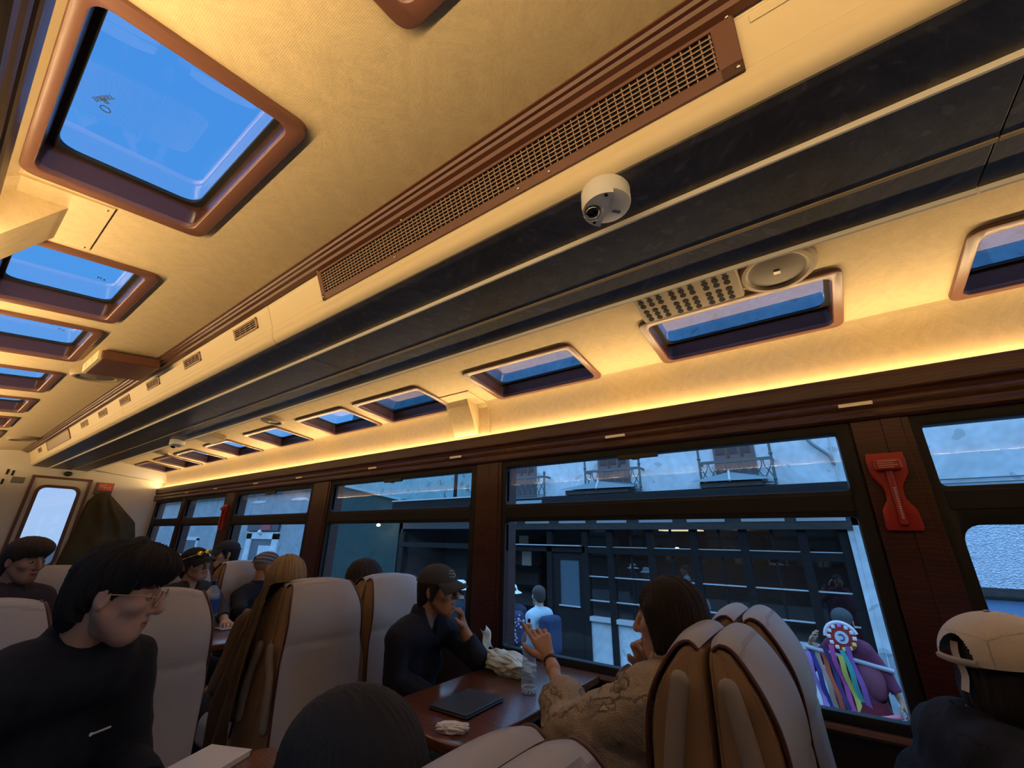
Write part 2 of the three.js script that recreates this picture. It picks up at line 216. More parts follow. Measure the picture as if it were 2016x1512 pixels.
// end wall with its door
{
  const sh = new THREE.Shape([[-1.30, 0], [1.30, 0], [1.30, 2.46], [-1.30, 2.46]].map((q) => new THREE.Vector2(...q))); sh.holes.push(new THREE.Path([[-0.22, 0.0], [0.345, 0.0], [0.345, 2.09], [-0.22, 2.09]].map((q) => new THREE.Vector2(...q))));
  let g = new THREE.ExtrudeGeometry(sh, { depth: 0.06, bevelEnabled: false }); g.translate(0, 0, Z0 - 0.06); const wall = struct('wall_front', planarUV(g), M.wallCream);
  mesh('beam', profileZ([[0.30, 2.25], [1.20, 2.16], [1.24, 2.16], [1.24, 2.40], [0.30, 2.42]], Z0, Z0 + 0.12), M.wallCream, wall);
  const d = struct('door_1'); d.userData.label = 'cream end door with a tall rounded window';
  const ds = rrect(-0.215, 0.34, 0.01, 2.085, 0.01); ds.holes.push(rrect(-0.135, 0.255, 0.95, 1.965, 0.09, new THREE.Path())); let q = new THREE.ExtrudeGeometry(ds, { depth: 0.035, bevelEnabled: false, curveSegments: 8 }); q.translate(0, 0, Z0 - 0.04); mesh('leaf', planarUV(q), M.wallCream, d);
  const fs = new THREE.Shape([[-0.245, 0], [-0.245, 2.115], [0.368, 2.115], [0.368, 0], [0.335, 0], [0.335, 2.082], [-0.212, 2.082], [-0.212, 0]].map((w) => new THREE.Vector2(...w))); q = new THREE.ExtrudeGeometry(fs, { depth: 0.02, bevelEnabled: false }); q.translate(0, 0, Z0); mesh('frame', q, M.brown, d);
  const gs = rrect(-0.165, 0.285, 0.92, 1.995, 0.11); gs.holes.push(rrect(-0.135, 0.255, 0.95, 1.965, 0.09, new THREE.Path())); q = new THREE.ExtrudeGeometry(gs, { depth: 0.02, bevelEnabled: true, bevelSize: 0.004, bevelThickness: 0.004, bevelSegments: 2, curveSegments: 8 }); q.translate(0, 0, Z0 - 0.01); mesh('gasket', q, M.brown, d);
  const p = new THREE.PlaneGeometry(0.41, 1.04); p.translate(0.06, 1.457, Z0 - 0.02); mesh('pane', p, M.glassDoor, d);
  // fire notice, grey plate, slots
  const n = thing('notice_box', 'dark box with a red notice beside the end door', 'sign', [0.515, 1.92, Z0 + 0.03]);
  mesh('box', box(-0.10, 0.10, -0.01, 0.165, -0.03, 0.02, 0.006), std(0.10, 0.095, 0.075, 0.6), n);
  mesh('notice', box(-0.075, 0.09, 0.05, 0.155, 0.02, 0.024), std(0.55, 0.08, 0.05, 0.5), n);
  mesh('print', [box(-0.06, 0.075, 0.098, 0.104, 0.024, 0.0255), box(-0.002, 0.004, 0.058, 0.147, 0.024, 0.0255), box(-0.06, -0.015, 0.12, 0.126, 0.024, 0.0255), box(0.02, 0.07, 0.075, 0.081, 0.024, 0.0255)], std(0.7, 0.55, 0.45, 0.6), n);
  tag(mesh('wall_plate', box(-0.42, -0.30, 1.99, 2.07, Z0, Z0 + 0.012, 0.004), std(0.16, 0.15, 0.12, 0.6)), 'grey plate on the end wall left of the door', 'plate');
  for (const [x, y] of [[-0.44, 2.08], [-0.49, 2.09], [-0.50, 1.96]]) mesh('slot', box(x, x + 0.022, y, y + 0.07, Z0 - 0.001, Z0 + 0.006), M.hole, wall);
}
tag(mesh('door_sensor', new THREE.SphereGeometry(0.045, 16, 12).scale(1, 0.8, 0.7).translate(0.085, 2.165, Z0 + 0.025), M.black), 'small black sensor above the end door', 'sensor');
// ---------------------------------------------------------------- the duct under the ceiling
{
  const d = thing('ceiling_duct', 'long air duct hanging under the middle of the ceiling', 'duct');
  const cuts = [Z1 - 0.02, 0.47, -1.95, -4.37, -6.79, Z0 + 0.005];
  for (let k = 0; k < cuts.length - 1; k++) {
    const b = cuts[k] - 0.0015, a = cuts[k + 1] + 0.0015;
    for (const s of [-1, 1]) {
      const pts = [[0.36, 2.43], [0.372, 2.415], [0.369, 2.405], [0.360, 2.397], [0.362, 2.392], [0.352, 2.375]];
      // flat slanted face, then the rounded lower edge
      pts.push([0.322, 2.305], [0.320, 2.300], [0.322, 2.296], [0.318, 2.285]); for (let i = 0; i <= 8; i++) { const t = R(-5 + i * 95 / 8); pts.push([0.268 + 0.047 * Math.cos(t), 2.276 - 0.046 * Math.sin(t)]); }
      pts.push([0.25, 2.235], [0.25, 2.43]);
      mesh('side_panel', profileZ(pts.map(([x, y]) => [s * x, y]), a, b, 0.6), M.creamPlain, d);
    }
    for (const [x0, x1, y] of [[-0.286, -0.126, 2.228], [-0.122, 0.092, 2.222], [0.104, 0.272, 2.228]]) mesh('bottom_panel', box(x0, x1, y, y + 0.02, a, b, 0.002), M.vinyl, d);
    mesh('edge_trim', box(-0.128, -0.1205, 2.213, 2.24, a, b, 0.002), M.edge, d);
    mesh('edge_trim', box(0.091, 0.105, 2.219, 2.24, a, b, 0.002), M.edgeGold, d);
    mesh('edge_trim', box(0.271, 0.281, 2.214, 2.245, a, b, 0.002), M.edge, d);
  }
  for (const s of [-1, 1]) mesh('cornice', profileZ([[0.362, 2.405], [0.372, 2.396], [0.392, 2.396], [0.398, 2.405], [0.412, 2.405], [0.418, 2.411], [0.428, 2.409], [0.434, 2.415], [0.443, 2.414], [0.448, 2.43], [0.36, 2.44]].map(([x, y]) => [s * x, y]), Z0, Z1, 0.3), M.brown, d);
  // on the slanted left face: u along z, v down the slope
  const A = V(-0.360, 2.392, 0), B = V(-0.320, 2.302, 0), dn = B.clone().sub(A).normalize(), out = V(-dn.y, dn.x, 0).multiplyScalar(-1); if (out.x > 0) out.negate();
  const onFace = (g) => { const m = new THREE.Matrix4().makeBasis(V(0, 0, 1), dn.clone().negate(), out); const f = new THREE.Matrix4().setPosition(A); g.applyMatrix4(m); g.applyMatrix4(f); return g; };   // local x = z, y = up the face, z = outwards
  const grid = (x0, x1, y0, y1, step, w) => { const l = []; for (let x = x0; x <= x1 + 1e-6; x += step) l.push(box(x - w / 2, x + w / 2, y0, y1, 0.004, 0.0065)); for (let y = y0; y <= y1 + 1e-6; y += (y1 - y0) / 8) l.push(box(x0, x1, y - w / 2, y + w / 2, 0.0065, 0.009)); return l; };
  const G = thing('air_grille', 'long brown framed wire grille on the side of the ceiling duct', 'grille');
  mesh('backing', onFace(box(-1.50, 0.02, -0.105, 0.018, 0.0, 0.002)), M.hole, G);
  mesh('wire_grid', merge(grid(-1.485, 0.0, -0.082, 0.004, 0.0195, 0.0030)).applyMatrix4(new THREE.Matrix4()).clone(), M.grille, G); onFace(G.children[1].geometry);
  const fr = [box(-1.51, 0.045, 0.002, 0.024, 0, 0.012, 0.003), box(-1.51, 0.045, -0.108, -0.080, 0, 0.012, 0.003), box(-1.51, -1.484, -0.108, 0.024, 0, 0.012, 0.003), box(0.0, 0.045, -0.108, 0.024, 0, 0.012, 0.003)];
  mesh('frame', onFace(merge(fr)), M.skyFrame, G);
  for (const [x, y] of [[0.034, 0.012], [0.034, -0.095], [-1.498, 0.012], [-1.498, -0.095], [-0.42, -0.094], [-0.52, -0.094], [-0.98, 0.012], [-1.05, -0.094]]) { const g = new THREE.SphereGeometry(0.0045, 8, 6); g.scale(1, 1, 0.6); g.translate(x, y, 0.013); mesh('screw', onFace(g), M.metal, G); }
  const vents = [[-2.345, -2.05], [-3.045, -2.76], [-3.755, -3.46], [-4.43, -4.125], [-5.09, -4.77], [-5.76, -5.43], [-8.05, -7.85]];
  const vl = ['small brown louvre vent nearest to the long wire grille', 'second small louvre vent from the long wire grille', 'third small louvre vent from the long wire grille', 'fourth small louvre vent from the long wire grille', 'fifth small louvre vent from the long wire grille', 'sixth small louvre vent, just before the perforated panel', 'farthest small vent on the duct by the end wall'];
  vents.forEach(([a, b], i) => {
    const t = thing('louvre_vent', vl[i], 'vent', [0, 0, 0], 0, 'small vents along the duct');
    const m = (a + b) / 2, h = Math.min((b - a) / 2, 0.125), f = [box(m - h, m + h, -0.022, -0.012, 0, 0.008, 0.002), box(m - h, m + h, -0.066, -0.056, 0, 0.008, 0.002), box(m - h, m - h + 0.014, -0.066, -0.012, 0, 0.008, 0.002), box(m + h - 0.014, m + h, -0.066, -0.012, 0, 0.008, 0.002)];
    mesh('frame', onFace(merge(f)), M.grille, t); mesh('backing', onFace(box(m - h + 0.005, m + h - 0.005, -0.062, -0.016, 0, 0.001)), M.hole, t);
    for (let k = 0; k < 3; k++) mesh('slat', onFace(box(m - h + 0.012, m + h - 0.012, -0.048 + k * 0.0105 - 0.0018, -0.048 + k * 0.0105 + 0.0018, 0.002, 0.006)), M.grille, t);
    for (let k = -1; k <= 1; k++) mesh('divider', onFace(box(m + k * 0.055 - 0.002, m + k * 0.055 + 0.002, -0.058, -0.02, 0.002, 0.0055)), M.grille, t);
  });
  const pp = thing('return_air_grille', 'tan perforated panel at the far end of the duct', 'grille');
  mesh('plate', onFace(box(-7.45, -6.25, -0.10, 0.0, 0.0, 0.006, 0.002)), M.perf, pp); mesh('rim', onFace(merge([box(-7.46, -6.24, -0.004, 0.004, 0, 0.009), box(-7.46, -6.24, -0.106, -0.098, 0, 0.009), box(-6.248, -6.24, -0.106, 0.004, 0, 0.009), box(-7.46, -7.452, -0.106, 0.004, 0, 0.009)])), M.brown, pp);
  mesh('recess_strip', onFace(box(0.07, 1.9, -0.020, -0.004, 0.0, 0.003, 0.001)), M.creamPlain, d);
}
// round cameras under the duct
function cctv(x, z, sc, lab) {
  const t = thing('security_camera', lab, 'camera', [x, 2.228, z], 0);
  const pr = [[0, 0], [0.060, 0], [0.062, -0.004], [0.062, -0.040], [0.060, -0.046], [0.055, -0.048], [0, -0.048]].map(([a, b]) => new THREE.Vector2(a * sc, b * sc));
  mesh('housing', toCreasedNormals(new THREE.LatheGeometry(pr, 40), 0.5), M.white, t);
  // slanted lens face: a wedge cap that runs down towards the front
  const cap = new THREE.CylinderGeometry(0.0595 * sc, 0.0595 * sc, 0.012 * sc, 40, 1, false, 0, Math.PI); cap.rotateY(R(130));  cap.translate(0, -0.052 * sc, 0); mesh('lens_cover', cap, M.white, t);
  const socket = new THREE.TorusGeometry(0.022 * sc, 0.0045 * sc, 10, 28); const q = new THREE.Quaternion().setFromUnitVectors(V(0, 0, 1), V(-0.62, -0.66, 0.12).normalize()); const c = V(-0.018, -0.056, -0.030).multiplyScalar(sc);
  socket.applyQuaternion(q); socket.translate(...c.toArray()); mesh('lens_ring', socket, std(0.6, 0.58, 0.5, 0.25, { metalness: 0.8 }), t);
  const ball = new THREE.SphereGeometry(0.021 * sc, 24, 16); ball.translate(...c.toArray()); mesh('lens', ball, new THREE.MeshPhysicalMaterial({ color: 0x050608, roughness: 0.08, clearcoat: 1 }), t);
  for (const [a, b] of [[-0.048, 0.020], [0.022, -0.044]]) { const g = new THREE.CylinderGeometry(0.0045 * sc, 0.0045 * sc, 0.003, 12); g.translate(a * sc, -0.0585 * sc, b * sc); mesh('screw_hole', g, M.hole, t); }
  const lt = []; for (let i = 0; i < 5; i++) lt.push(box(0.022 + i * 0.0046, 0.0255 + i * 0.0046, -0.0488, -0.048, -0.008 + i * 0.001, 0.0 + i * 0.001 + (i % 2) * 0.003)); const lg = merge(lt); lg.scale(sc, sc, sc); lg.rotateY(R(-30)); mesh('maker_mark', lg, std(0.2, 0.18, 0.28, 0.6), t);
  return t;
}
cctv(-0.25, -0.302, 1.0, 'white round security camera under the duct near the wire grille');
cctv(0.235, -4.93, 1.0, 'white round security camera far along the duct');
// loudspeakers on the ceiling
function onRoof(s, x, z, drop = 0) { return [s * x, roofY(x) - drop, z]; }
{
  const tilt = (o, s) => { o.rotation.z = -s * R(7.2); return o; };
  // perforated panel, right
  const t = thing('ceiling_speaker', 'square perforated speaker panel on the right ceiling beside the duct', 'speaker', onRoof(1, 0.583, -0.303, 0)); tilt(t, 1);
  mesh('case', new RoundedBoxGeometry(0.25, 0.05, 0.42, 3, 0.012).translate(0, -0.022, 0), M.perf, t);
  mesh('plate', box(-0.113, 0.113, -0.050, -0.046, -0.200, 0.200, 0.0015), M.perf, t);
  for (let a = 0; a < 3; a++) for (let b = 0; b < 2; b++) for (let i = 0; i < 3; i++) for (let j = 0; j < 3; j++) { const g = new THREE.CylinderGeometry(0.0122, 0.0122, 0.002, 16); g.translate(0.096 - b * 0.104 - i * 0.031, -0.0508, -0.172 + a * 0.130 + j * 0.0385); mesh('hole', g, M.hole, t); }
  const dsk = (nm, lab, s, x, z, r) => {
    const o = thing(nm, lab, 'speaker', onRoof(s, x, z, 0)); tilt(o, s);
    mesh('ring', toCreasedNormals(new THREE.LatheGeometry([[r * 0.72, -0.022], [r * 0.80, -0.030], [r * 0.9, -0.030], [r * 0.99, -0.018], [r, 0], [r * 0.7, 0]].map((q) => new THREE.Vector2(...q)), 40), 0.6), M.perf, o);
    mesh('grille', new THREE.LatheGeometry([[0, -0.030], [r * 0.45, -0.027], [r * 0.60, -0.020], [r * 0.74, -0.021]].map((q) => new THREE.Vector2(...q)), 40), std(0.15, 0.12, 0.085, 0.6), o);
    mesh('badge', box(-0.009, 0.009, -0.033, -0.029, -0.011, 0.011, 0.001), M.metal, o); return o;
  };
  dsk('round_speaker', 'round ceiling speaker beside the square perforated panel', 1, 0.63, 0.03, 0.135);
  dsk('round_speaker', 'round ceiling speaker on the right side between the fourth and fifth roof lights', 1, 0.62, -3.98, 0.12);
  dsk('round_speaker', 'round ceiling speaker at the far right end of the ceiling', 1, 0.60, -6.9, 0.12);
  dsk('round_speaker', 'round brown ceiling speaker beside the dark box on the left side', -1, 0.60, -3.86, 0.13);
  dsk('round_speaker', 'flat round speaker at the far end of the left ceiling', -1, 0.56, -7.4, 0.13);
  const u = thing('speaker_box', 'dark brown wedge shaped box on the left ceiling', 'speaker', onRoof(-1, 0.56, -3.4, 0.012)); tilt(u, -1);
  mesh('case', new RoundedBoxGeometry(0.27, 0.06, 0.40, 2, 0.01).translate(0, -0.03, 0), M.brown, u); mesh('end_cap', box(-0.15, -0.125, -0.058, -0.004, -0.19, 0.19, 0.004), M.creamPlain, u);
  for (const z of [-0.1, 0.05]) mesh('clip', box(-0.155, -0.14, -0.05, -0.02, z - 0.02, z + 0.02, 0.003), M.creamPlain, u);
  const u2 = thing('ceiling_speaker', 'perforated speaker panel far along the right ceiling under the small camera', 'speaker', onRoof(1, 0.60, -5.3, 0)); tilt(u2, 1);
  mesh('case', new RoundedBoxGeometry(0.20, 0.05, 0.38, 3, 0.012).translate(0, -0.022, 0), M.perf, u2);
}
// ---------------------------------------------------------------- outside: street, shop front, balconies
M.fWhite = std(0.82, 0.88, 0.90, 0.8, { map: plasterC }); M.fGrey = std(0.42, 0.47, 0.50, 0.8, { map: plasterC }); M.fTeal = std(0.020, 0.062, 0.058, 0.75, { map: plasterC }); M.fTealPale = std(0.28, 0.52, 0.55, 0.75, { map: plasterC });
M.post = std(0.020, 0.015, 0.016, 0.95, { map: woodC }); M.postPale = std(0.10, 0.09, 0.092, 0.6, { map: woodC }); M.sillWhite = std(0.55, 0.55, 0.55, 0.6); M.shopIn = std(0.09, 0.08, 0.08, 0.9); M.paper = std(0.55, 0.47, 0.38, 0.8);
M.iron = std(0.10, 0.12, 0.12, 0.6); M.railing = std(0.085, 0.115, 0.12, 0.6); M.shopGlass = glassPane(0.75, 0.82, 0.88, 2.3); M.tile = std(0.20, 0.24, 0.25, 0.7); M.shutter = std(0.13, 0.095, 0.095, 0.6);
M.stucco = std(0.93, 0.95, 1.0, 0.9, { map: stuccoC, bumpMap: stuccoB, bumpScale: 0.014 });
const GY = -0.9, FX = 7.5;
struct('ground', box(-60, 60, GY - 0.1, GY, -90, 50), std(0.16, 0.155, 0.15, 0.9, { map: plasterC }), 'grey street paving');
{
  const b = thing('shop_building', 'white building with a dark timber shop front across the street', 'building');
  mesh('upper_wall', [box(FX, FX + 0.3, 1.80, 7, -6.62, 0.36)], M.fWhite, b);
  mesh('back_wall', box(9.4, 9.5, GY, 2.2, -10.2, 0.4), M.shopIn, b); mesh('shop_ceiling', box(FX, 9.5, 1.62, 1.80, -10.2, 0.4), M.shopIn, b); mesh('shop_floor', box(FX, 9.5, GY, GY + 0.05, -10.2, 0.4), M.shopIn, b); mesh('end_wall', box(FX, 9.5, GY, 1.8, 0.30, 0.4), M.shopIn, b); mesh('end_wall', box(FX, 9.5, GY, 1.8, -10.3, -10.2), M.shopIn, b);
  const posts = [-5.12, -4.25, -3.692, -2.856, -2.053, -1.234, -0.377, 0.165], mids = [-3.263, -2.471, -1.619, -0.798];
  for (const z of posts) mesh('post', box(FX - 0.06, FX + 0.08, GY, 1.62, z - 0.062, z + 0.062), M.post, b);
  for (const z of mids) mesh('mullion', box(FX - 0.01, FX + 0.04, -0.10, 1.6, z - 0.018, z + 0.018), M.post, b);
  mesh('fascia', box(FX - 0.14, FX + 0.05, 1.60, 1.80, -6.5, 0.30), M.postPale, b);
  for (const z of [-6.2, -5.3, -4.4, -3.5, -2.6, -1.7, -0.8, 0.0]) mesh('fascia_panel', box(FX - 0.155, FX - 0.13, 1.725, 1.80, z - 0.40, z + 0.24), M.sillWhite, b);
  mesh('transom', box(FX - 0.05, FX + 0.06, 1.135, 1.255, -4.25, 0.165), M.post, b);
  for (let i = 1; i < posts.length - 1; i++) {
    const a = posts[i] + 0.062, c = posts[i + 1] - 0.062;
    for (const [y, h] of [[1.262, 0.014], [0.695, 0.018], [0.255, 0.018]]) mesh('glazing_bar', box(FX - 0.03, FX + 0.03, y - h / 2, y + h / 2, a, c), M.sillWhite, b);
    mesh('sill', box(FX - 0.09, FX + 0.05, -0.105, -0.03, a, c), M.sillWhite, b);
    mesh('dado_panel', box(FX - 0.02, FX + 0.1, GY, -0.105, a, c), M.fWhite, b);
    const mz = mids.find((m) => m > a && m < c);
    for (const [y0, y1] of [[1.27, 1.60], [0.70, 1.135], [0.26, 0.69], [-0.03, 0.25]]) for (const [u, w] of mz ? [[a, mz - 0.018], [mz + 0.018, c]] : [[a, c]]) { const g = new THREE.PlaneGeometry(w - u, y1 - y0); g.rotateY(-Math.PI / 2); g.translate(FX + 0.01, (y0 + y1) / 2, (u + w) / 2); mesh('shop_pane', g, M.shopGlass, b); }
  }
  // glazed shop door
  const dr = new THREE.Group(); dr.name = 'shop_door'; b.add(dr);
  const dsh = new THREE.Shape([[-5.06, GY], [-4.31, GY], [-4.31, 1.16], [-5.06, 1.16]].map((q) => new THREE.Vector2(...q))); dsh.holes.push(new THREE.Path([[-4.88, 0.12], [-4.42, 0.12], [-4.42, 0.99], [-4.88, 0.99]].map((q) => new THREE.Vector2(...q))));
  let g = new THREE.ExtrudeGeometry(dsh, { depth: 0.05, bevelEnabled: false }); g = mapXYZ(g, (x, y, z) => [FX - 0.02 + z, y, x]); mesh('leaf', planarUV(g), M.post, dr);
  g = new THREE.PlaneGeometry(0.46, 0.87); g.rotateY(-Math.PI / 2); g.translate(FX, 0.555, -4.65); mesh('pane', g, std(0.10, 0.14, 0.17, 0.12), dr); mesh('ledge', box(FX - 0.05, FX, 0.095, 0.12, -4.90, -4.41), M.sillWhite, dr);
  mesh('shelf', box(FX - 0.12, FX + 0.03, 1.262, 1.285, -6.5, -4.33), M.sillWhite, b); mesh('lintel', box(FX - 0.06, FX + 0.05, 1.14, 1.262, -10.2, -4.25), M.post, b);
  // white pier at the right end
  const pier = new THREE.Group(); pier.name = 'pier'; b.add(pier); mesh('shaft', box(FX - 0.10, FX + 0.3, -0.02, 1.66, 0.225, 0.38), M.fWhite, pier); mesh('plinth', box(FX - 0.11, FX + 0.3, GY, -0.02, 0.22, 0.39), M.fGrey, pier); mesh('rib', box(FX - 0.115, FX, GY, 1.66, 0.30, 0.312), M.fWhite, pier);
  // gutter roof edge
  mesh('eaves', profileZ([[FX - 0.55, 2.10], [FX - 0.55, 2.14], [FX - 0.52, 2.265], [FX, 2.33], [FX, 2.10]], -5.0, 0.37), M.post, b); mesh('eaves_lip', box(FX - 0.565, FX - 0.545, 2.085, 2.105, -5.0, 0.37), M.sillWhite, b);
  mesh('lower_roof', profileZ([[FX - 0.62, 2.04], [FX - 0.62, 2.07], [FX, 2.34], [FX, 2.28]], -6.6, -5.05), M.tile, b); mesh('lower_lip', box(FX - 0.64, FX - 0.61, 2.03, 2.075, -6.6, -5.05), M.sillWhite, b);
  // balconies with lattice railings and shutters
  for (const [zc, hw, y0, y1, d0, d1] of [[-5.70, 0.60, 2.33, 2.75, -6.13, -5.47], [-3.46, 0.60, 2.34, 2.77, -3.86, -3.15], [-1.14, 0.58, 2.34, 2.75, -1.50, -0.81]]) {
    const q = new THREE.Group(); q.name = 'balcony'; b.add(q); const X = FX - 0.26;
    mesh('floor', box(X, FX, y0 - 0.06, y0 - 0.02, zc - hw, zc + hw), M.iron, q);
    mesh('rail', box(X - 0.02, X + 0.03, y1 - 0.02, y1 + 0.025, zc - hw, zc + hw), M.railing, q); mesh('lower_rail', box(X - 0.01, X + 0.02, y0, y0 + 0.02, zc - hw, zc + hw), M.railing, q);
    for (const s of [-1, 1]) { mesh('side_rail', box(X, FX, y1 - 0.02, y1 + 0.02, zc + s * hw - 0.015, zc + s * hw + 0.015), M.railing, q); mesh('corner_post', merge([rod([X, y0 - 0.06, zc + s * hw], [X, zc < -5 ? y1 + 0.12 : 4.2, zc + s * hw], 0.022), new THREE.SphereGeometry(0.034, 10, 8).translate(X, y1 + 0.08, zc + s * hw), new THREE.SphereGeometry(0.03, 10, 8).translate(X, y0 + 0.06, zc + s * hw)]), M.railing, q); }
    const n = 8; for (let i = 0; i < n; i++) { const a = zc - hw + (i + 0.1) * 2 * hw / n, c = a + 0.8 * 2 * hw / n, m = (a + c) / 2, ym = (y0 + y1) / 2; mesh('lattice_bar', tube([[X, y0 + 0.01, a], [X, (y0 + ym) / 2, a + 0.005], [X, ym, m], [X, (y1 + ym) / 2, c - 0.005], [X, y1 - 0.01, c]], 0.010, 12, 5), M.railing, q); mesh('lattice_bar', tube([[X, y0 + 0.01, c], [X, (y0 + ym) / 2, c - 0.005], [X, ym, m], [X, (y1 + ym) / 2, a + 0.005], [X, y1 - 0.01, a]], 0.010, 12, 5), M.railing, q); }
    const w = new THREE.Group(); w.name = 'balcony_door'; b.add(w); mesh('leaf', box(FX - 0.03, FX + 0.05, y0, 3.9, d0, d1), M.shutter, w);
    const k = 3; for (let i = 0; i < k; i++) { const u = d0 + 0.05 + i * (d1 - d0 - 0.06) / k; mesh('pane', box(FX - 0.04, FX - 0.02, 2.92, 3.8, u, u + (d1 - d0 - 0.06) / k - 0.06), std(0.05, 0.055, 0.07, 0.15), w); }
    mesh('jamb', box(FX - 0.045, FX, 2.86, 3.9, d0 + (d1 - d0) * 0.33, d0 + (d1 - d0) * 0.40), M.postPale, w); mesh('jamb', box(FX - 0.045, FX, 2.86, 3.9, d0 + (d1 - d0) * 0.66, d0 + (d1 - d0) * 0.73), M.postPale, w);
  }
  // pitched canopies below two balconies
  for (const [zl, zr, zp] of [[-4.62, -2.92, -3.75], [-1.88, -0.60, -1.25]]) { const q = new THREE.Group(); q.name = 'canopy'; b.add(q); const X = FX - 0.5; const v = [[X, 2.395, zl], [X, 2.38, zr], [FX, 2.55, zp - 0.1], [X + 0.22, 2.56, zp]]; const gg = new THREE.BufferGeometry(); gg.setAttribute('position', new THREE.Float32BufferAttribute([...v[0], ...v[1], ...v[3], ...v[0], ...v[3], FX, 2.5, zl + 0.1, ...v[1], FX, 2.5, zr - 0.1, ...v[3], FX, 2.5, zl + 0.1, ...v[3], FX, 2.5, zr - 0.1], 3)); gg.computeVertexNormals(); planarUV(gg); mesh('roof', gg, M.tile, q); mesh('box', box(X + 0.06, FX, 2.29, 2.38, zl + 0.16, zr - 0.14), M.postPale, q); mesh('ridge', rod([X, 2.385, zp + 0.03], [X + 0.22, 2.575, zp], 0.02), M.sillWhite, q); }
  // drain pipe
  mesh('drain_pipe', tube([[FX - 0.05, 3.9, -0.02], [FX - 0.05, 3.1, -0.01], [FX - 0.06, 2.98, 0.03], [FX - 0.06, 2.72, 0.25], [FX - 0.05, 2.60, 0.27]], 0.028, 30, 8), M.tile, b); mesh('pipe_upright', rod([FX - 0.03, 2.3, 0.285], [FX - 0.03, 4.2, 0.285], 0.012), M.sillWhite, b);
}
// stone retaining wall on the far side of the track, behind the camera
struct('wall_embankment', profileZ([[-5.2, GY], [-4.6, 3.6], [-7.5, 6.5], [-9, 6.5], [-9, GY]], -40, 30), std(0.09, 0.085, 0.07, 0.95, { map: plasterC, bumpMap: stuccoB, bumpScale: 0.04 }));
// lamps inside the shop
for (const [z, y, x, lab, r] of [[-2.62, 1.25, 8.4, 'round lamp glowing behind the second shop window bay', 0.035], [-1.45, 1.45, 8.9, 'oval lamp glowing behind the fourth shop window bay', 0.045], [-10.9, 1.72, 7.2, 'bright wall lamp at the corner of the green wall', 0.05]]) {
  const l = tag(mesh('shop_lamp', new THREE.SphereGeometry(r, 16, 12).scale(1, 0.8, 1.3).translate(x, y, z), std(1, 0.9, 0.7, 0.5, { emissive: new THREE.Color().setRGB(1, 0.78, 0.42), emissiveIntensity: z < -9 ? 14 : 5 })), lab, 'lamp');
  const p = new THREE.PointLight(new THREE.Color().setRGB(1, 0.75, 0.42), z < -9 ? 0.5 : 0.15); p.position.set(x - 0.09, y, z); p.castShadow = true; scene.add(p);
}
{ const l = tag(mesh('ceiling_lamp', box(8.2, 8.6, 1.595, 1.615, -2.9, -2.1), std(1, 0.9, 0.7, 0.5, { emissive: new THREE.Color().setRGB(1, 0.74, 0.42), emissiveIntensity: 1.6 })), 'long glowing ceiling lamp inside the shop', 'lamp'); const p = new THREE.RectAreaLight(new THREE.Color().setRGB(1, 0.74, 0.42), 1.0, 0.4, 0.8); p.position.set(8.4, 1.585, -2.5); p.rotation.x = -Math.PI / 2; scene.add(p); }
// shelves with papers inside the shop left of the door
{
  const s = thing('shop_shelf', 'dark wooden shelf with papers inside the open shop front', 'shelf'); mesh('frame', [box(9.0, 9.3, GY, 1.5, -8.9, -8.82), box(9.0, 9.3, GY, 1.5, -6.4, -6.32)], M.post, s); for (const y of [-0.3, 0.2, 0.7, 1.15]) mesh('board', box(9.0, 9.3, y, y + 0.03, -8.9, -6.3), M.post, s);
  for (const [y, z, w, h] of [[1.18, -8.7, 0.42, 0.22], [1.18, -8.2, 0.36, 0.22], [0.73, -8.3, 0.5, 0.22], [0.5, -7.6, 0.4, 0.22], [0.23, -8.6, 0.4, 0.3], [1.18, -7.0, 0.3, 0.3], [0.73, -6.9, 0.3, 0.35]]) mesh('paper', box(8.97, 9.0, y, y + h, z, z + w), M.paper, s);
}
// right-hand neighbour: rough pale wall, ledge, notices
{
  const b = thing('stucco_building', 'pale building with rough stucco seen through the right window', 'building');
  mesh('rough_wall', box(FX - 0.02, FX + 0.3, 0.88, 2.0, 0.40, 9), M.stucco, b); mesh('smooth_wall', box(FX, FX + 0.3, 2.0, 7, 0.36, 9), M.fWhite, b); mesh('ledge', box(FX - 0.14, FX, 0.79, 0.885, 0.40, 9), M.postPale, b); mesh('lower_wall', box(FX, FX + 0.3, GY, 0.8, 0.39, 9), M.fGrey, b);
  for (const y of [2.215, 2.275]) mesh('cable', rod([FX - 0.03, y, 0.3], [FX - 0.03, y + 0.02, 9], 0.008, 0.008, 6), M.iron, b);
  mesh('buttress', box(FX - 0.25, FX, 2.0, 7, 2.75, 3.2), M.fWhite, b);
  for (const [z, y, w, h, m] of [[1.45, 0.42, 0.42, 0.32, std(0.20, 0.34, 0.55, 0.6)], [1.92, 0.40, 0.5, 0.36, M.fWhite], [1.45, 0.05, 0.42, 0.33, M.fWhite], [1.92, 0.02, 0.5, 0.34, M.fWhite]]) mesh('notice', box(FX - 0.03, FX, y, y + h, z, z + w), m, b);
  for (let i = 0; i < 5; i++) for (let j = 0; j < 2; j++) mesh('print_mark', box(FX - 0.035, FX - 0.03, 0.68 - j * 0.2, 0.73 - j * 0.2, 1.96 + i * 0.09, 2.02 + i * 0.09), M.iron, b);
}
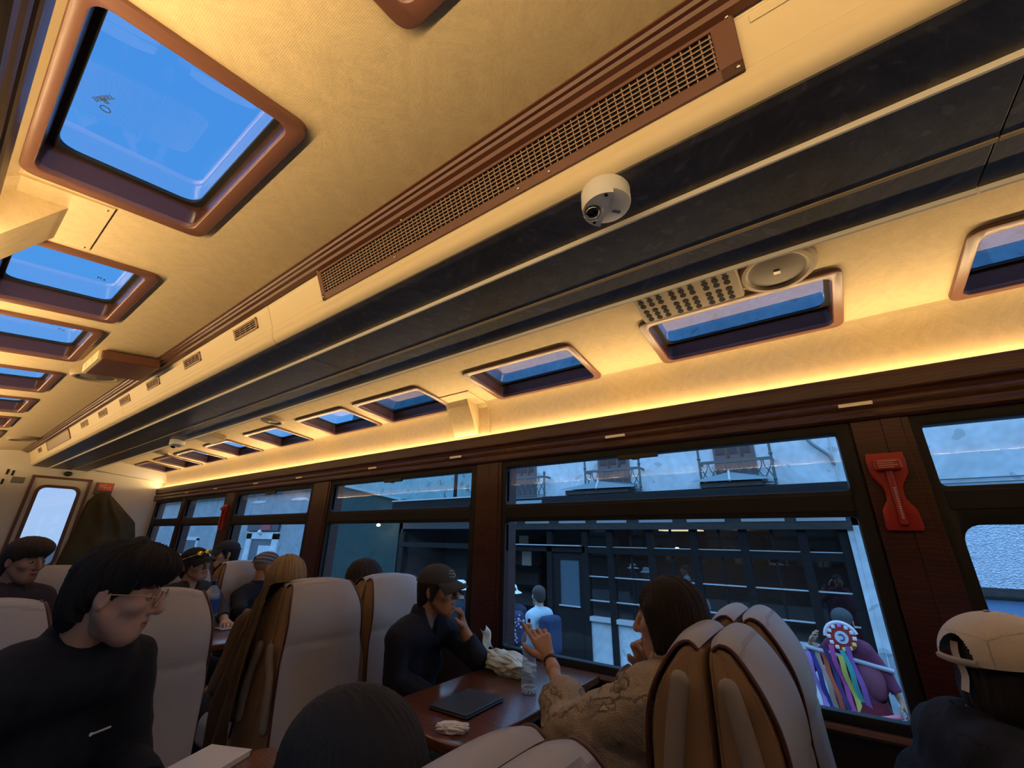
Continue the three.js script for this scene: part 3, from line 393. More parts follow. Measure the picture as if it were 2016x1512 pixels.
// left-hand neighbours: pale teal wall, green wall, grey front
{
  const b = thing('teal_building', 'teal and pale blue building left of the shop front', 'building');
  mesh('pale_wall', box(FX + 0.4, FX + 0.6, 2.3, 7, -10.35, -6.62), M.fTealPale, b); mesh('ledge', box(FX - 0.35, FX + 0.5, 2.14, 2.38, -10.3, -6.62), M.post, b); mesh('ledge_lip', box(FX - 0.37, FX - 0.33, 2.36, 2.395, -10.3, -6.62), M.sillWhite, b);
  mesh('green_wall', box(FX, FX + 0.3, GY, 2.45, -15.2, -10.15), M.fTeal, b); 
  const v = [[-15.2, 2.45], [-10.15, 2.45], [-10.3, 2.47], [-13.4, 3.02], [-15.2, 3.02]]; const sh = new THREE.Shape(v.map((q) => new THREE.Vector2(...q))); let g = new THREE.ExtrudeGeometry(sh, { depth: 0.2, bevelEnabled: false }); g = mapXYZ(g, (x, y, z) => [FX + z, y, x]); mesh('gable', planarUV(g), M.fTeal, b);
  mesh('bargeboard', bar([FX - 0.05, 2.45, -10.25], [FX - 0.05, 3.04, -13.4], 0.10, 0.06), M.fTealPale, b); mesh('upper_teal_wall', box(FX + 0.9, FX + 1.1, 2.3, 7, -15, -10.3), M.fTealPale, b);
  mesh('utility_pole', rod([FX - 0.05, 2.3, -8.08], [FX - 0.05, 5, -8.08], 0.05, 0.045, 10), M.post, b); mesh('door_edge', box(FX - 0.05, FX + 0.1, GY, 1.5, -10.2, -10.0), M.post, b);
  // white climbing stems on the pale wall
  seed = 91; for (let i = 0; i < 26; i++) { const z = -6.9 - rnd() * 2.4, y = 2.4 + rnd() * 0.7; mesh('stem', tube([[FX + 0.39, y, z], [FX + 0.38, y + 0.07, z + (rnd() - 0.5) * 0.14], [FX + 0.39, y + 0.13 + rnd() * 0.07, z + (rnd() - 0.5) * 0.2]], 0.009, 6, 4), i % 3 ? M.sillWhite : M.iron, b); }
  const c = thing('grey_building', 'grey street front with a white framed doorway at the far left', 'building');
  mesh('wall', box(FX, FX + 0.3, GY, 3.04, -40, -15.25), M.fGrey, c); mesh('cornice', box(FX - 0.2, FX, 3.02, 3.12, -40, -15.25), M.fWhite, c); mesh('upper_wall', box(FX + 0.2, FX + 0.4, 3.1, 5, -40, -15.25), M.fWhite, c);
  mesh('door_frame', [box(FX - 0.06, FX, GY, 1.45, -19.9, -19.45), box(FX - 0.06, FX, GY, 1.45, -17.7, -17.25), box(FX - 0.06, FX, 1.24, 1.5, -19.9, -17.25)], M.fWhite, c); mesh('doorway', box(FX - 0.02, FX + 0.02, GY, 1.25, -19.5, -17.6), std(0.10, 0.12, 0.15, 0.6), c); mesh('notice', box(FX - 0.05, FX - 0.02, 0.35, 1.0, -18.7, -17.7), M.fWhite, c);
  mesh('sign_board', box(FX - 0.10, FX, 1.55, 1.83, -19.9, -17.3), std(0.05, 0.05, 0.08, 0.6), c); mesh('sign_mark', box(FX - 0.12, FX - 0.09, 1.58, 1.80, -18.7, -17.9), std(0.35, 0.05, 0.07, 0.6), c); mesh('lamp', new THREE.SphereGeometry(0.10, 12, 8).translate(FX - 0.1, 1.5, -18.7), M.white, c);
  for (const z of [-19.6, -16.3, -22.5]) mesh('grey_patch', new THREE.SphereGeometry(0.5, 20, 8).scale(0.03, 0.12, 1.3).translate(FX - 0.01, 2.7, z), M.fWhite, c);
  mesh('far_door_frame', [box(FX - 0.06, FX, GY, 1.2, -27.2, -27.0), box(FX - 0.06, FX, GY, 1.2, -25.2, -25.0), box(FX - 0.06, FX, 1.1, 1.25, -27.2, -25.0)], M.fWhite, c); mesh('far_doorway', box(FX - 0.03, FX + 0.02, GY, 1.1, -27, -25.2), std(0.08, 0.10, 0.13, 0.6), c);
}
// poles and wires beyond the end door
{
  const p = thing('street_lamp', 'street lamp with a curved arm seen through the end door', 'street lamp', [1.2, GY, -34]); mesh('pole', tube([[0, 0, 0], [0, 2.2, 0], [0.15, 3.1, 0], [0.55, 3.55, 0]], 0.06, 24, 8), M.iron, p); mesh('lamp_head', new THREE.SphereGeometry(0.28, 16, 10).scale(1.3, 0.5, 0.8).translate(0.8, 3.65, 0), M.iron, p);
  for (const [x, lab] of [[-0.2, 'overhead wire left of the street lamp beyond the end door'], [0.9, 'overhead wire nearest the street lamp beyond the end door']]) tag(mesh('overhead_wire', rod([x, 0, -36], [x + 3, 9, -36], 0.03, 0.03, 6), M.iron), lab, 'wire', 'wires beyond the end door');
}
// ---------------------------------------------------------------- seats
// a seat that faces +z with its back plane on z = 0
const prof = [[0.012, 1.128], [0.030, 1.142], [0.055, 1.136], [0.082, 1.108], [0.112, 1.062], [0.134, 1.010], [0.144, 0.955], [0.146, 0.90], [0.146, 0.84], [0.150, 0.75], [0.158, 0.65], [0.170, 0.55], [0.182, 0.46]];
function seatGeo() {
  const c = new THREE.CatmullRomCurve3(prof.map(([z, y]) => V(0, y, z))), P = c.getPoints(44);
  const half = (y) => y > 1.0 ? 0.205 - 0.035 * Math.pow((y - 1.0) / 0.142, 1.6) : 0.205 + 0.012 * Math.min(1, (1.0 - y) / 0.2);
  // tan shell: side outline extruded across the seat, narrowed towards the top
  const sh = new THREE.Shape(); sh.moveTo(0.004, 0.40); for (const p of [...P]) sh.lineTo(Math.max(0.004, p.z - 0.006), p.y - 0.004); sh.lineTo(0.20, 0.40); sh.lineTo(0.004, 0.40);
  const o = new THREE.Shape(); o.moveTo(0.004, 0.40); o.lineTo(0.19, 0.40); for (let i = P.length - 1; i >= 0; i--) o.lineTo(Math.max(0.006, P[i].z - 0.008), P[i].y - 0.006); o.lineTo(0.004, 1.10); o.closePath();
  let shell = new THREE.ExtrudeGeometry(o, { depth: 2, bevelEnabled: true, bevelSize: 0.006, bevelThickness: 0.03, bevelSegments: 3, bevelOffset: -0.006, steps: 1 });
  shell = mapXYZ(shell, (x, y, z) => { const k = (z - 1) / 1.03; return [k * half(y) * 0.985, y, x]; }); shell = planarUV(toCreasedNormals(shell, 0.7));
  // grey cover: padded strip that runs up the front and over the top
  const nu = P.length, nv = 17, pos = [], idx = [], T2 = new THREE.Vector3();
  for (let i = 0; i < nu; i++) {
    const a = P[Math.max(0, i - 1)], b = P[Math.min(nu - 1, i + 1)]; T2.subVectors(b, a).normalize(); const n = V(0, -T2.z, T2.y).negate(); if (n.z < 0 && i > 4) n.negate(); if (i <= 4 && n.y < 0) n.negate();
    for (let j = 0; j < nv; j++) { const u = j / (nv - 1) * 2 - 1, y = P[i].y; let pad = 0.020 * (1 - Math.pow(Math.abs(u), 3.2)); if (y < 0.93) pad += 0.010 * Math.pow(Math.abs(u), 6) * Math.min(1, (0.93 - y) * 6); pad -= 0.006 * Math.exp(-Math.pow((y - 0.885) / 0.012, 2)); pos.push(u * half(y), y + n.y * pad, P[i].z + n.z * pad); }
  }
  for (let i = 0; i < nu - 1; i++) for (let j = 0; j < nv - 1; j++) { const a = i * nv + j; idx.push(a, a + 1, a + nv, a + 1, a + nv + 1, a + nv); }
  const cover = new THREE.BufferGeometry(); cover.setAttribute('position', new THREE.Float32BufferAttribute(pos, 3)); cover.setIndex(idx); cover.computeVertexNormals(); planarUV(cover);
  const pipe = (s) => tube(P.filter((_, i) => i % 2 === 0).map((p) => V(s * (half(p.y) + 0.001), p.y, p.z + 0.001)), 0.0052, 60, 6);
  const cushion = new RoundedBoxGeometry(0.43, 0.15, 0.46, 4, 0.045); { const p = cushion.attributes.position; for (let i = 0; i < p.count; i++) if (p.getY(i) > 0.03) p.setY(i, p.getY(i) + 0.012 * (1 - Math.pow(p.getX(i) / 0.215, 2))); cushion.computeVertexNormals(); } cushion.translate(0, 0.405, 0.36);
  const base = merge([box(-0.18, 0.18, 0.10, 0.34, 0.08, 0.50, 0.02), box(-0.16, 0.16, 0.0, 0.12, 0.14, 0.40, 0.02)]);
  return { shell, cover, pipeL: pipe(-1), pipeR: pipe(1), cushion, base };
}
const SG = seatGeo();
const armGeo = (top) => { const pts = [[0.118, 0.56], [0.110, 0.66], [0.090, (0.66 + top) / 2], [0.062, top - 0.05], [0.050, top]]; const g = new THREE.TubeGeometry(new THREE.CatmullRomCurve3(pts.map(([z, y]) => V(0, y, z))), 24, 0.023, 12); const cap = new THREE.SphereGeometry(0.023, 12, 10).translate(0, top, 0.050), c2 = new THREE.SphereGeometry(0.023, 12, 10).translate(0, 0.56, 0.118); const m = merge([g, cap, c2]); m.scale(0.72, 1, 1); return m; };
const armHigh = armGeo(1.065), armLow = armGeo(0.865);
function makeSeat(x, z, back, lab, armSide, high, sy = 1) {   // back: true = faces -z
  const t = thing('coach_seat', lab, 'seat', [x, 0, z], back ? Math.PI : 0, 'coach seats with tan sides and grey padded fronts');
  t.scale.y = sy; mesh('shell', SG.shell, M.seatTan, t); mesh('cover', SG.cover, M.seatGrey, t); mesh('piping', SG.pipeL, M.piping, t); mesh('piping', SG.pipeR, M.piping, t); mesh('cushion', SG.cushion, M.seatGrey, t); mesh('base', SG.base, M.seatBase, t);
  const a = mesh('armrest', high ? armHigh : armLow, M.arm, t); a.position.x = (back ? -armSide : armSide) * 0.222;
  return t;
}
const rows = [-0.31, -2.36, -4.42, -6.48];
const seatLabels = {
  '-0.31R1': ['aisle seat with raised armrest in which the woman in fleece sits', 'aisle seat right behind the seat of the woman in fleece'], '-0.31R2': ['window seat beside the woman in fleece', 'window seat with its back to the window seat beside the woman in fleece'],
  '-0.31L1': ['left aisle seat at the bottom edge, facing the far end', 'left aisle seat at the bottom edge, facing backwards'], '-0.31L2': ['left window seat of the dark-haired person at the bottom', 'left window seat next to the camera'],
  '-2.36R1': ['aisle seat of the blonde passenger', 'empty aisle seat facing the near table, with a slim armrest'], '-2.36R2': ['window seat of the dark-haired passenger', 'window seat behind the man in the dark cap'],
  '-2.36L1': ['left aisle seat behind the man with glasses, facing away', 'left aisle seat facing back beside the man with glasses'], '-2.36L2': ['left window seat facing away behind the man with glasses', 'left window seat of the man with glasses'],
  '-4.42R1': ['aisle seat of the light-haired passenger farther back', 'aisle seat of the smiling man in the cap with sunglasses'], '-4.42R2': ['window seat of the man in the dark blue cap', 'window seat of the man in the grey striped cap'],
  '-4.42L1': ['far left aisle seat facing the end wall', 'far left aisle seat of the brown-haired passenger'], '-4.42L2': ['far left window seat facing the end wall', 'far left window seat facing the camera'],
  '-6.48R1': ['farthest aisle seat on the right facing the end wall', 'farthest aisle seat on the right facing the camera'], '-6.48R2': ['farthest window seat on the right facing the end wall', 'farthest window seat on the right facing the camera'],
};
for (const z of rows) for (const [sd, s] of [['R', 1], ['L', -1]]) for (const k of [1, 2]) {
  const L = seatLabels[z + sd + k]; if (!L) continue; const nl = z > -1 && s < 0, x = s * (k === 1 ? (nl ? 0.515 : 0.37) : (nl ? 0.925 : 0.86));
  const near = z > -1, low = near && s < 0 && k === 1, zz = low ? -0.43 : z, sy = low ? 0.95 : 1; makeSeat(x, zz - 0.004, true, L[0], -s, near, sy); makeSeat(x, zz + 0.004, false, L[1], -s, near, sy);
}
// ---------------------------------------------------------------- tables
function table(s, z, lab) {
  const t = thing('folding_table', lab, 'table', [0, 0, z]); const sh = new THREE.Shape(); const x0 = 0.17, x1 = 1.146, h = 0.255, r = 0.10;
  sh.moveTo(x0 + r, -h); sh.lineTo(x1, -h); sh.lineTo(x1, h); sh.lineTo(x0 + r, h); sh.quadraticCurveTo(x0, h, x0, h - r); sh.lineTo(x0, -h + r); sh.quadraticCurveTo(x0, -h, x0 + r, -h);
  let g = new THREE.ExtrudeGeometry(sh, { depth: 0.024, bevelEnabled: true, bevelSize: 0.005, bevelThickness: 0.005, bevelSegments: 3, curveSegments: 10 }); g = mapXYZ(g, (x, y, zz) => [s * x, 0.731 + zz, y]); mesh('table_top', planarUV(toCreasedNormals(g, 0.6)), M.table, t);
  mesh('leg', [box(s * 0.52, s * 0.58, 0.02, 0.725, -0.03, 0.03, 0.01), box(s * 0.45, s * 0.70, 0, 0.025, -0.10, 0.10, 0.01)], M.seatBase, t); mesh('underframe', box(s * 0.30, s * 1.14, 0.695, 0.727, -0.16, 0.16, 0.006), M.darkWall, t); return t;
}
table(1, -1.315, 'reddish wooden table with the laptop and plastic bottle'); table(1, -3.38, 'wooden table with the blue-labelled water bottle'); table(-1, -1.315, 'wooden table in front of the man with glasses'); table(-1, -3.38, 'wooden table behind the man with glasses'); table(1, -5.44, 'far wooden table behind the man in the dark blue cap');
// ---------------------------------------------------------------- things on the tables
{
  const clear = new THREE.MeshPhysicalMaterial({ color: 0xe6ecf2, transmission: 0.80, thickness: 0, roughness: 0.22, ior: 1.6, side: THREE.DoubleSide });
  const y0 = 0.760;
  // waisted clear bottle
  const b = thing('plastic_bottle', 'clear waisted plastic bottle behind the pointing hand', 'bottle', [0.722, y0, -1.184]);
  const pr = [[0.001, 0.008], [0.022, 0.002], [0.031, 0.004], [0.034, 0.016], [0.034, 0.075], [0.031, 0.11], [0.0285, 0.135], [0.031, 0.165], [0.034, 0.19], [0.030, 0.215], [0.018, 0.236], [0.0135, 0.244], [0.0135, 0.252]].map((q) => new THREE.Vector2(...q));
  mesh('shell', new THREE.LatheGeometry(new THREE.SplineCurve(pr).getPoints(60), 36), clear, b);
  const rings = []; for (let i = 0; i < 8; i++) { const a = i / 8 * Math.PI * 2; rings.push(rod([0.008 * Math.cos(a), 0.012, 0.008 * Math.sin(a)], [0.029 * Math.cos(a), 0.004, 0.029 * Math.sin(a)], 0.003, 0.003, 6)); } const tr = new THREE.TorusGeometry(0.032, 0.0025, 8, 36); tr.rotateX(Math.PI / 2); tr.translate(0, 0.022, 0); mesh('base_ribs', [...rings, tr], std(0.75, 0.8, 0.85, 0.15), b);
  mesh('collar', new THREE.LatheGeometry([[0.0, 0.268], [0.012, 0.268], [0.0155, 0.263], [0.0155, 0.246], [0.0, 0.246]].map((q) => new THREE.Vector2(...q)), 24), M.white, b); mesh('nozzle', new THREE.LatheGeometry([[0.0, 0.284], [0.0055, 0.283], [0.007, 0.277], [0.007, 0.268], [0, 0.268]].map((q) => new THREE.Vector2(...q)), 20), std(0.02, 0.02, 0.45, 0.3), b);
  // square water bottle with label
  const w = thing('water_bottle', 'water bottle with a dark blue label on the farther table', 'bottle', [0.30, y0, -3.50], R(20)); w.scale.setScalar(1.2);
  const bx = new RoundedBoxGeometry(0.068, 0.20, 0.068, 4, 0.018); bx.translate(0, 0.10, 0); { const p = bx.attributes.position; for (let i = 0; i < p.count; i++) { const y = p.getY(i); const k = 1 - 0.10 * Math.sin(Math.min(1, Math.max(0, (y - 0.03) / 0.06)) * Math.PI); p.setX(i, p.getX(i) * k); p.setZ(i, p.getZ(i) * k); } bx.computeVertexNormals(); } mesh('shell', bx, clear, w);
  mesh('shoulder', new THREE.LatheGeometry([[0.040, 0.195], [0.034, 0.212], [0.018, 0.236], [0.014, 0.24], [0.014, 0.25]].map((q) => new THREE.Vector2(...q)), 28), clear, w);
  mesh('cap', new THREE.CylinderGeometry(0.0155, 0.0155, 0.022, 20).translate(0, 0.258, 0), std(0.02, 0.04, 0.14, 0.4), w); mesh('label', new RoundedBoxGeometry(0.0705, 0.10, 0.0705, 3, 0.016).translate(0, 0.135, 0), std(0.015, 0.05, 0.22, 0.5), w); mesh('label_band', new RoundedBoxGeometry(0.0708, 0.020, 0.0708, 3, 0.009).translate(0, 0.095, 0), std(0.10, 0.20, 0.12, 0.5), w);
  mesh('water', new RoundedBoxGeometry(0.060, 0.075, 0.060, 3, 0.014).translate(0, 0.042, 0), std(0.42, 0.36, 0.50, 0.1), w);
  // laptop
  const l = thing('closed_laptop', 'closed dark laptop lying on the near table', 'laptop', [0.45, y0, -1.297], R(2)); mesh('base', new RoundedBoxGeometry(0.242, 0.009, 0.185, 3, 0.004).translate(0, 0.0065, 0), std(0.03, 0.03, 0.035, 0.4), l); mesh('lid', new RoundedBoxGeometry(0.240, 0.006, 0.183, 3, 0.0028).translate(0, 0.0145, 0), std(0.042, 0.042, 0.05, 0.38), l); mesh('foot', box(-0.1, -0.08, 0, 0.003, -0.08, 0.08), M.rubber, l); mesh('foot', box(0.08, 0.1, 0, 0.003, -0.08, 0.08), M.rubber, l);
  tag(mesh('tablet', new RoundedBoxGeometry(0.17, 0.008, 0.12, 2, 0.003).translate(0.50, y0 + 0.005, -3.58), std(0.35, 0.37, 0.42, 0.25)), 'pale flat tablet beside the blue-labelled bottle', 'tablet');
  // crumpled things
  const crumple = (rx, ry, rz, amp, f, sd, det = 5) => { const g0 = new THREE.IcosahedronGeometry(1, det), g = mergeVertices((g0.deleteAttribute('uv'), g0.deleteAttribute('normal'), g0), 1e-4), p = g.attributes.position; for (let i = 0; i < p.count; i++) { const v = V(p.getX(i), p.getY(i), p.getZ(i)); const k = 1 + amp * (Math.abs(noise(v.x * f + sd, v.y * f, v.z * f)) * 2 - 0.6) + amp * 0.5 * Math.abs(noise(v.x * f * 2.4, v.y * f * 2.4 + sd, v.z * f * 2.4)); p.setXYZ(i, v.x * rx * k, Math.max(-0.75, v.y) * ry * k, v.z * rz * k); } const q = g.toNonIndexed(); q.computeVertexNormals(); planarUV(q); return toCreasedNormals(q, 0.4); };
  const bag = thing('plastic_bag', 'crumpled white and pale green plastic bag by the window', 'bag', [0.90, y0 + 0.040, -1.44], R(-14)); mesh('sack', crumple(0.070, 0.050, 0.19, 0.24, 2.2, 3.1, 12), std(0.62, 0.70, 0.60, 0.35), bag);
  { const g = mapXYZ(new THREE.PlaneGeometry(0.09, 0.13, 10, 14), (x, y) => [x * 0.6 + 0.01 * Math.sin(y * 60), 0.03 + (y + 0.065) * 0.75 + 0.012 * Math.sin(x * 80), -0.15 - (y + 0.065) * 0.25 + 0.014 * Math.sin(x * 70 + y * 30)]); planarUV(g); mesh('torn_end', g, std(0.66, 0.72, 0.68, 0.35), bag); }
  const prt = []; seed = 5; for (let i = 0; i < 14; i++) { const g = new THREE.PlaneGeometry(0.014 + rnd() * 0.02, 0.008); g.rotateX(-1.1); g.rotateY(rnd()); g.translate((rnd() - 0.5) * 0.07, 0.062 + rnd() * 0.006, (rnd() - 0.6) * 0.17); prt.push(g); }
  tag(mesh('crumpled_tissue', crumple(0.026, 0.017, 0.058, 0.28, 1.7, 8.7, 8).rotateY(0.5).translate(0.235, y0 + 0.014, -1.175), std(0.82, 0.82, 0.84, 0.8)), 'white crumpled tissue at the aisle corner of the near table', 'tissue');
  const bk = thing('booklet', 'pale paper booklet at the bottom edge on the left table', 'booklet', [-0.375, y0, -1.56], R(25)); mesh('pages', box(-0.10, 0.10, 0, 0.014, -0.07, 0.07, 0.002), std(0.75, 0.66, 0.52, 0.7), bk); mesh('cover', box(-0.102, 0.102, 0.014, 0.0165, -0.072, 0.072, 0.001), std(0.72, 0.68, 0.62, 0.5), bk);
}
// coats
{
  const coat = (name, lab, mat, pts, th, dir) => { };
  // olive coat hanging on the end wall: draped shape with folds
  const c = thing('hanging_coat', 'olive coat hanging on the end wall beside the door', 'coat', [0, 0, Z0]); const nu = 40, nv = 44, pos = [], idx = [];
  const outline = (t) => { const y = 1.94 - t * 1.15, l = t < 0.12 ? 0.47 - t * 0.7 : 0.386 - (t - 0.12) * 0.12, r = t < 0.12 ? 0.60 + t * 1.2 : t < 0.35 ? 0.744 + (t - 0.12) * 1.15 : 1.01 + Math.min(0.09, (t - 0.35) * 0.3); return [l, r, y]; };
  for (let j = 0; j <= nv; j++) { const [l, r, y] = outline(j / nv); for (let i = 0; i <= nu; i++) { const u = i / nu; const z = 0.015 + 0.13 * Math.pow(Math.sin(Math.PI * u), 0.6) * (0.55 + 0.45 * j / nv) + 0.022 * Math.sin(u * 19 + 2 * noise(u * 3, y * 3, 1)) * Math.min(1, j / 12) + 0.02 * noise(u * 6, y * 5, 4); pos.push(l + (r - l) * u, y, Math.max(0.006, z)); } }
  for (let j = 0; j < nv; j++) for (let i = 0; i < nu; i++) { const a = j * (nu + 1) + i; idx.push(a, a + nu + 1, a + 1, a + 1, a + nu + 1, a + nu + 2); }
  const g = new THREE.BufferGeometry(); g.setAttribute('position', new THREE.Float32BufferAttribute(pos, 3)); g.setIndex(idx); g.computeVertexNormals(); planarUV(g); mesh('cloth', g, std(0.075, 0.058, 0.022, 0.85, { bumpMap: fabricB, bumpScale: 0.001 }), c); mesh('hook', rod([0.52, 1.92, 0], [0.52, 1.92, 0.06], 0.008), M.metal, c);
  // brown coat over the aisle side of the blonde passenger's seat
  const k = thing('draped_coat', 'brown coat draped over the seat of the blonde passenger', 'coat', [0, 0, -2.36]); const p2 = [], i2 = [], A = 34, B = 46;
  for (let j = 0; j <= B; j++) { const t = j / B; for (let i = 0; i <= A; i++) { const u = i / A; const y = t < 0.12 ? 1.15 - 0.01 * t : 1.15 - (t - 0.12) * 1.05; const xo = t < 0.12 ? 0.30 - t * 1.45 : 0.128 - 0.05 * Math.min(1, (t - 0.12) * 2.5); const z = -0.02 - 0.20 * u * (0.65 + 0.6 * t) - 0.04 * t; p2.push(xo - 0.018 * Math.sin(u * 15 + t * 2) * Math.min(1, t * 3) - 0.02 * noise(u * 4, t * 5, 2), y - (t < 0.25 ? 0.10 * Math.pow(u, 2.2) : 0.10 * Math.pow(u, 2.2)) + 0.012 * noise(u * 5, t * 6, 9), z); } }
  for (let j = 0; j < B; j++) for (let i = 0; i < A; i++) { const a = j * (A + 1) + i; i2.push(a, a + A + 1, a + 1, a + 1, a + A + 1, a + A + 2); }
  const g2 = new THREE.BufferGeometry(); g2.setAttribute('position', new THREE.Float32BufferAttribute(p2, 3)); g2.setIndex(i2); g2.computeVertexNormals(); planarUV(g2); mesh('cloth', g2, std(0.13, 0.082, 0.042, 0.9, { bumpMap: fabricB, bumpScale: 0.001 }), k);
}
// ---------------------------------------------------------------- smooth bodies: distance fields meshed on a grid
function smin(a, b, k) { const h = Math.max(k - Math.abs(a - b), 0) / k; return Math.min(a, b) - h * h * k * 0.25; }
const cap = (a, b, ra, rb = ra, k = 0.03, sub = false) => { const d = [b[0] - a[0], b[1] - a[1], b[2] - a[2]], L = d[0] * d[0] + d[1] * d[1] + d[2] * d[2] + 1e-12; return { k, sub, f: (x, y, z) => { const px = x - a[0], py = y - a[1], pz = z - a[2]; let t = (px * d[0] + py * d[1] + pz * d[2]) / L; t = t < 0 ? 0 : t > 1 ? 1 : t; const ux = px - d[0] * t, uy = py - d[1] * t, uz = pz - d[2] * t; return Math.sqrt(ux * ux + uy * uy + uz * uz) - (ra + (rb - ra) * t); } }; };
const ell = (c, r, k = 0.03, sub = false) => { const m = Math.min(...r); return { k, sub, f: (x, y, z) => { const px = (x - c[0]) / r[0], py = (y - c[1]) / r[1], pz = (z - c[2]) / r[2]; const l = Math.sqrt(px * px + py * py + pz * pz); const g = Math.sqrt((px / r[0]) ** 2 + (py / r[1]) ** 2 + (pz / r[2]) ** 2); return l < 1e-6 ? -m : l * (l - 1) / g; } }; };
const halfspace = (p, n, k = 0.01) => ({ k, cut: true, f: (x, y, z) => (x - p[0]) * n[0] + (y - p[1]) * n[1] + (z - p[2]) * n[2] });
function field(prims) { return (x, y, z) => { let d = 1e3; for (const p of prims) { const v = p.f(x, y, z); if (p.cut) d = -smin(-d, -v, p.k); else if (p.sub) d = -smin(-d, v, p.k); else d = smin(d, v, p.k); } return d; }; }
function isoMesh(f, lo, hi, h, colorFn) {
  const nx = Math.ceil((hi[0] - lo[0]) / h) + 1, ny = Math.ceil((hi[1] - lo[1]) / h) + 1, nz = Math.ceil((hi[2] - lo[2]) / h) + 1, S = nx * ny, val = new Float32Array(S * nz).fill(1);
  const B = 5;
  for (let bz = 0; bz < nz; bz += B) for (let by = 0; by < ny; by += B) for (let bx = 0; bx < nx; bx += B) {
    const c = f(lo[0] + (bx + B / 2) * h, lo[1] + (by + B / 2) * h, lo[2] + (bz + B / 2) * h), far = Math.abs(c) > B * h * 1.9, ex = Math.min(nx, bx + B), ey = Math.min(ny, by + B), ez = Math.min(nz, bz + B);
    for (let k = bz; k < ez; k++) for (let j = by; j < ey; j++) for (let i = bx; i < ex; i++) val[i + j * nx + k * S] = far ? c : f(lo[0] + i * h, lo[1] + j * h, lo[2] + k * h);
  }
  const vid = new Int32Array(S * nz).fill(-1), pos = [], nor = [], idx = [];
  for (let k = 0; k < nz - 1; k++) for (let j = 0; j < ny - 1; j++) for (let i = 0; i < nx - 1; i++) {
    const o = i + j * nx + k * S; let mask = 0; const v = [val[o], val[o + 1], val[o + nx], val[o + nx + 1], val[o + S], val[o + S + 1], val[o + S + nx], val[o + S + nx + 1]];
    for (let q = 0; q < 8; q++) if (v[q] < 0) mask |= 1 << q; if (mask === 0 || mask === 255) continue;
    let sx = 0, sy = 0, sz = 0, n = 0;
    for (const [a, b] of EDGES) if ((v[a] < 0) !== (v[b] < 0)) { const t = v[a] / (v[a] - v[b]); sx += (a & 1) + ((b & 1) - (a & 1)) * t; sy += ((a >> 1) & 1) + (((b >> 1) & 1) - ((a >> 1) & 1)) * t; sz += (a >> 2) + ((b >> 2) - (a >> 2)) * t; n++; }
    vid[o] = pos.length / 3; const x = lo[0] + (i + sx / n) * h, y = lo[1] + (j + sy / n) * h, z = lo[2] + (k + sz / n) * h; pos.push(x, y, z);
    const e = h * 0.5, g = V(f(x + e, y, z) - f(x - e, y, z), f(x, y + e, z) - f(x, y - e, z), f(x, y, z + e) - f(x, y, z - e)).normalize(); nor.push(g.x, g.y, g.z);
  }
  const quad = (a, b, c, d, flip) => { if (a < 0 || b < 0 || c < 0 || d < 0) return; if (flip) idx.push(a, c, b, b, c, d); else idx.push(a, b, c, b, d, c); };
  for (let k = 1; k < nz - 1; k++) for (let j = 1; j < ny - 1; j++) for (let i = 1; i < nx - 1; i++) {
    const o = i + j * nx + k * S, s = val[o] < 0;
    if (s !== (val[o + 1] < 0)) quad(vid[o - nx - S], vid[o - S], vid[o - nx], vid[o], !s);
    if (s !== (val[o + nx] < 0)) quad(vid[o - 1 - S], vid[o - S], vid[o - 1], vid[o], s);
    if (s !== (val[o + S] < 0)) quad(vid[o - 1 - nx], vid[o - nx], vid[o - 1], vid[o], !s);
  }
  const g = new THREE.BufferGeometry(); g.setAttribute('position', new THREE.Float32BufferAttribute(pos, 3)); g.setAttribute('normal', new THREE.Float32BufferAttribute(nor, 3)); g.setIndex(idx); planarUV(g);
  if (colorFn) { const c = []; for (let i = 0; i < pos.length; i += 3) c.push(...colorFn(pos[i], pos[i + 1], pos[i + 2])); g.setAttribute('color', new THREE.Float32BufferAttribute(c, 3)); }
  return g;
}
const EDGES = [[0, 1], [2, 3], [4, 5], [6, 7], [0, 2], [1, 3], [4, 6], [5, 7], [0, 4], [1, 5], [2, 6], [3, 7]];
const add = (a, b, k = 1) => [a[0] + b[0] * k, a[1] + b[1] * k, a[2] + b[2] * k], mix = (a, b, t) => [a[0] + (b[0] - a[0]) * t, a[1] + (b[1] - a[1]) * t, a[2] + (b[2] - a[2]) * t];
const unit = (a) => { const l = Math.hypot(...a) || 1; return a.map((q) => q / l); }, cross = (a, b) => [a[1] * b[2] - a[2] * b[1], a[2] * b[0] - a[0] * b[2], a[0] * b[1] - a[1] * b[0]], dist = (a, b) => Math.hypot(a[0] - b[0], a[1] - b[1], a[2] - b[2]);
function bounds(points, pad) { const lo = [1e9, 1e9, 1e9], hi = [-1e9, -1e9, -1e9]; for (const p of points) for (let i = 0; i < 3; i++) { lo[i] = Math.min(lo[i], p[i] - pad); hi[i] = Math.max(hi[i], p[i] + pad); } return [lo, hi]; }

